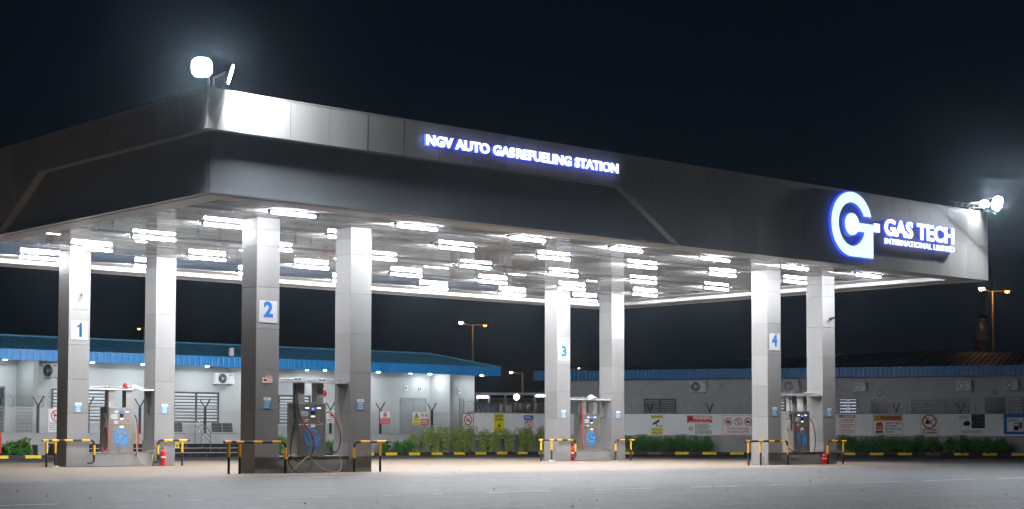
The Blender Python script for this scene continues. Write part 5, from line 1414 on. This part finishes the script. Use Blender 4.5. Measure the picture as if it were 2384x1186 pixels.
for i, (x, w, h, lab, fl) in enumerate([(18, .8, .55, 'low leafy plant with orange blossoms at the left edge', 1), (42, .8, .6, 'low leafy plant with orange blossoms left of the pale pot', 1), (66, .7, .75, 'green leafy plant beside the pale pot', 0), (652, .7, .9, 'green leafy plant behind the left guard rail of the nearest island', 0), (900, .6, .6, 'small green plant right of the nearest island by the kerb', 0), (775, .6, .6, 'green leafy plant behind the nearest dispenser', 0)]):
    u = CAN.px(x, 1030, 31.6)[0]
    tall_shrub(lab, CAN.w(u, 31.6, 0.1), w, h, 300 + i, ('leaf_mid', 'leaf_dark'), 0.13, 8, 0.55, fl)
u = CAN.px(94, 1050, 31.5)[0]
t = thing('plant_pot', 'pale square stone pot at the left end of the black steps', 'pot', CAN.w(u, 31.45, 0.1), TH)
MB().add([(-.2, -.2, 0), (.2, -.2, 0), (.2, .2, 0), (-.2, .2, 0), (-.26, -.26, .45), (.26, -.26, .45), (.26, .26, .45), (-.26, .26, .45)], [(0, 3, 2, 1), (0, 1, 5, 4), (1, 2, 6, 5), (2, 3, 7, 6), (3, 0, 4, 7), (4, 5, 6, 7)]).build('pot_body', 'concrete', t)
u = CAN.px(-3, 1050, 30.6)[0]
t = thing('sand_box', 'red fire sand box cut by the left edge of the picture', 'sand box', CAN.w(u, 30.7, 0), TH)
MB().cham(-0.55, 0.16, -0.05, 0.4, 0.2, 1.05, 0.02).build('box_body', 'red_gloss', t); MB().box(-0.5, -0.44, 0.0, 0.3, 0, 0.199).build('leg', 'black_metal', t); MB().box(0.06, 0.12, 0.0, 0.3, 0, 0.199).build('leg', 'black_metal', t)

# ================================================================== THINGS BEYOND THE WALLS
def fx(x, y, Y):
    d = Frame.ray(x, y); t = Y / d[1]; return Vector((d[0] * t, Y, 1 + d[2] * t))
def street_lamp(label, Y, px_pole, y_top, heads, lit, base_r=0.11):
    top = fx(px_pole, y_top, Y)
    t = thing('street_lamp', label, 'street lamp', (top.x, Y, 0), 0)
    MB().tube([(0, 0, 0), (0, 0, top.z)], [base_r, base_r * 0.55], 8).build('pole', 'pole_paint', t)
    for (hx_, hy_), m in zip(heads, lit):
        h = fx(hx_, hy_, Y); dx = h.x - top.x; sg = 1 if dx > 0 else -1
        MB().tube(smoothpath([(0, 0, top.z - 0.1), (dx * 0.4, -0.1, top.z - 0.05), (dx * 0.85, -0.25, h.z)], 4), 0.05, 6).build('arm', 'pole_paint', t)
        hd = MB().box(dx - 0.24, dx + 0.24, -0.45, -0.12, h.z, h.z + 0.10).build('lamp_head', 'grey_metal', t)
        MB().lathe([(0.04, -0.16), (0.13, -0.13), (0.17, -0.06), (0.17, -0.001)], 12, (dx, -0.3, h.z)).build('lamp_glass', m, hd)
street_lamp('twin-armed street lamp rising behind the blue-roofed building', 151, 1101, 756, [(1073, 752), (1129, 758)], ['sodium', 'sodium_dim'])
street_lamp('twin-armed street lamp beside the steel flue at the right', 109, 2311, 672, [(2282, 668), (2341, 674)], ['sodium', 'sodium_dim'])
street_lamp('single-armed street lamp right of the blue-roofed building', 205, 1217, 868, [(1190, 867)], ['sodium'], 0.16)
street_lamp('street lamp glowing just above the grey building roof', 203, 1357, 856, [(1349, 858)], ['sodium'], 0.12)
street_lamp('faint street lamp left of the second far left column', 170, 336, 766, [(325, 769)], ['sodium_dim'])
mast = fx(2311, 600, 121.0)
t = thing('antenna_mast', 'thin dark mast rising beside the right street lamp', 'mast', (fx(2310, 700, 119).x, 119, 0), 0)
MB().tube([(0, 0, 0), (0, 0, fx(2310, 622, 119).z)], [0.05, 0.03], 6).build('mast_pole', 'black_metal', t)
# steel flue
mat('flue_steel', (0.80, 0.81, 0.83), 0.3, 0.3, 0.15, 2.0)
c0 = fx(2287, 800, 120.0); zt = fx(2287, 755, 120.0).z; r_ = 15.5 / FPX * 120
t = thing('steel_flue', 'shiny steel flue with a conical cap behind the grey building', 'flue', (c0.x, 120, 0), 0)
MB().lathe([(r_, 0), (r_, zt - 1.1), (r_ * 1.04, zt - 1.09), (r_ * 1.04, zt - 1.0), (r_, zt - 0.99), (r_, zt)], 20).build('flue_pipe', 'flue_steel', t)
z1, z2, z3 = fx(2287, 748, 120).z, fx(2287, 737, 120).z, fx(2287, 727, 120).z
MB().lathe([(r_ * 0.5, zt + 0.001), (r_ * 0.52, z1), (r_ * 0.78, z2)], 16).build('funnel', 'flue_steel', t)
MB().lathe([(r_ * 0.85, z2 + 0.002), (r_ * 0.85, z2 + 0.08), (r_ * 0.1, z3)], 16).build('cap', 'black_metal', t)
# yard behind the wall: a shed with a lit rail, a tank, cabinets and a bright floodlight
Y0 = 128.0
a, b = fx(1106, 960, Y0), fx(1300, 930, Y0)
t = thing('yard_shed', 'low tan shed lit by sodium light behind the white wall', 'shed', (a.x, Y0, 0), 0)
zr_ = fx(1150, 931, Y0).z
MB().box(0, b.x - a.x, 0.3, 4, 0, zr_).build('wall', 'cabin_tan', t)
MB().box(-0.2, b.x - a.x + 0.2, -0.4, 4.2, zr_ + 0.001, zr_ + 0.12).build('roof', 'concrete', t)
for x0, x1 in ((1196, 1216), (1222, 1236), (1244, 1252)):
    p, q = fx(x0, 956, Y0), fx(x1, 940, Y0)
    f = MB().box(p.x - a.x, q.x - a.x, 0.25, 0.299, p.z, q.z).build('window', 'window_frame', t); MB().sheet(p.x - a.x + 0.06, q.x - a.x - 0.06, p.z + 0.06, q.z - 0.06, 0.247).build('pane', 'glass_dark', f)
Y1 = 120.0
a, b = fx(1100, 918, Y1), fx(1300, 918, Y1)
t = thing('pipe_gantry', 'open steel gantry with strip lights behind the white wall', 'gantry', (a.x, Y1, 0), 0)
MB().box(0, b.x - a.x, 0, 0.14, a.z - 0.08, a.z + 0.10).build('beam', 'grey_metal', t)
for x in (1111, 1139, 1177, 1246, 1290):
    dx = fx(x, 918, Y1).x - a.x; MB().box(dx - 0.07, dx + 0.07, 0.0, 0.14, 0, a.z - 0.081).build('post', 'grey_metal', t)
for x, y, lab in ((1124, 925, 'pinkish strip light on the gantry beside the blue roof tip'), (1262, 922, 'pinkish strip light on the gantry left of the far middle island')):
    c = fx(x, y, Y1 - 0.1); q = thing('strip_light', lab, 'strip light', tuple(c), 0)
    MB().box(-0.42, 0.42, -0.05, 0.05, 0.06, 0.12).build('housing', 'lamp_housing', q); MB().lathe([(0.05, -0.4), (0.05, 0.4)], 8).build('tube', 'far_tube', q)
    q.children[-1].rotation_euler = (0, math.pi / 2, 0)
    for zz in (-0.3, 0.3): MB().box(zz - 0.01, zz + 0.01, -0.01, 0.01, 0.121, fx(x, 918, Y1).z - c.z).build('hanger', 'black_metal', q)
c = fx(1203, 925, 118.0)
t = thing('yard_floodlight', 'dazzling white floodlight in the yard behind the white wall', 'floodlight', (c.x, 118, 0), 0)
MB().tube([(0, 0.1, 0), (0, 0.1, c.z + 0.3)], 0.06, 8).build('post', 'grey_metal', t); MB().box(-0.2, 0.2, -0.1, 0.04, c.z - 0.19, c.z + 0.19).build('housing', 'black_metal', t)
MB().tube([(0, -0.101, c.z), (0, -0.115, c.z)], 0.19, 18).build('lens', 'far_white', t)
a, b = fx(1112, 958, 108.0), fx(1158, 941, 108.0)
t = thing('storage_tank', 'pale horizontal cylinder tank behind the razor wire', 'tank', (a.x, 108, 0), 0)
rT = (b.z - a.z) / 2 + 0.2
MB().tube([(0, 0, b.z - rT), (b.x - a.x, 0, b.z - rT)], rT, 18).build('shell', 'white_plastic', t)
MB().box(0.2, 0.5, -0.4, 0.4, 0, b.z - rT * 1.6).box(b.x - a.x - 0.5, b.x - a.x - 0.2, -0.4, 0.4, 0, b.z - rT * 1.6).build('saddle', 'concrete', t)
for x0, x1, y0, lab in ((1162, 1172, 941, 'narrow pale cabinet right of the storage tank'), (1176, 1192, 943, 'white cabinet behind the razor wire left of the phone sign')):
    p, q = fx(x0, 962, 104.0), fx(x1, y0, 104.0)
    t = thing('yard_cabinet', lab, 'cabinet', (p.x, 104, 0), 0)
    MB().box(0, q.x - p.x, 0, 0.6, 0, q.z).build('cabinet_body', 'white_plastic', t); MB().box(0.03, q.x - p.x - 0.03, -0.012, -0.001, 0.1, q.z - 0.06).build('cabinet_door', 'ac_white', t)

# ================================================================== NIGHT HAZE
hz = bpy.data.materials.new('haze'); hz.use_nodes = True
hn = hz.node_tree
for n_ in list(hn.nodes):
    if n_.type != 'OUTPUT_MATERIAL': hn.nodes.remove(n_)
pv = hn.nodes.new('ShaderNodeVolumePrincipled')
pv.inputs['Color'].default_value = (0.70, 0.85, 1.0, 1)
pv.inputs['Density'].default_value = HAZE
pv.inputs['Anisotropy'].default_value = 0.96
hn.links.new(pv.outputs[0], [n_ for n_ in hn.nodes if n_.type == 'OUTPUT_MATERIAL'][0].inputs['Volume'])
hb_ = MB().box(-130, 130, -20, 250, -1.0, 17.0).build('haze', hz)
tag(hb_, kind='stuff')
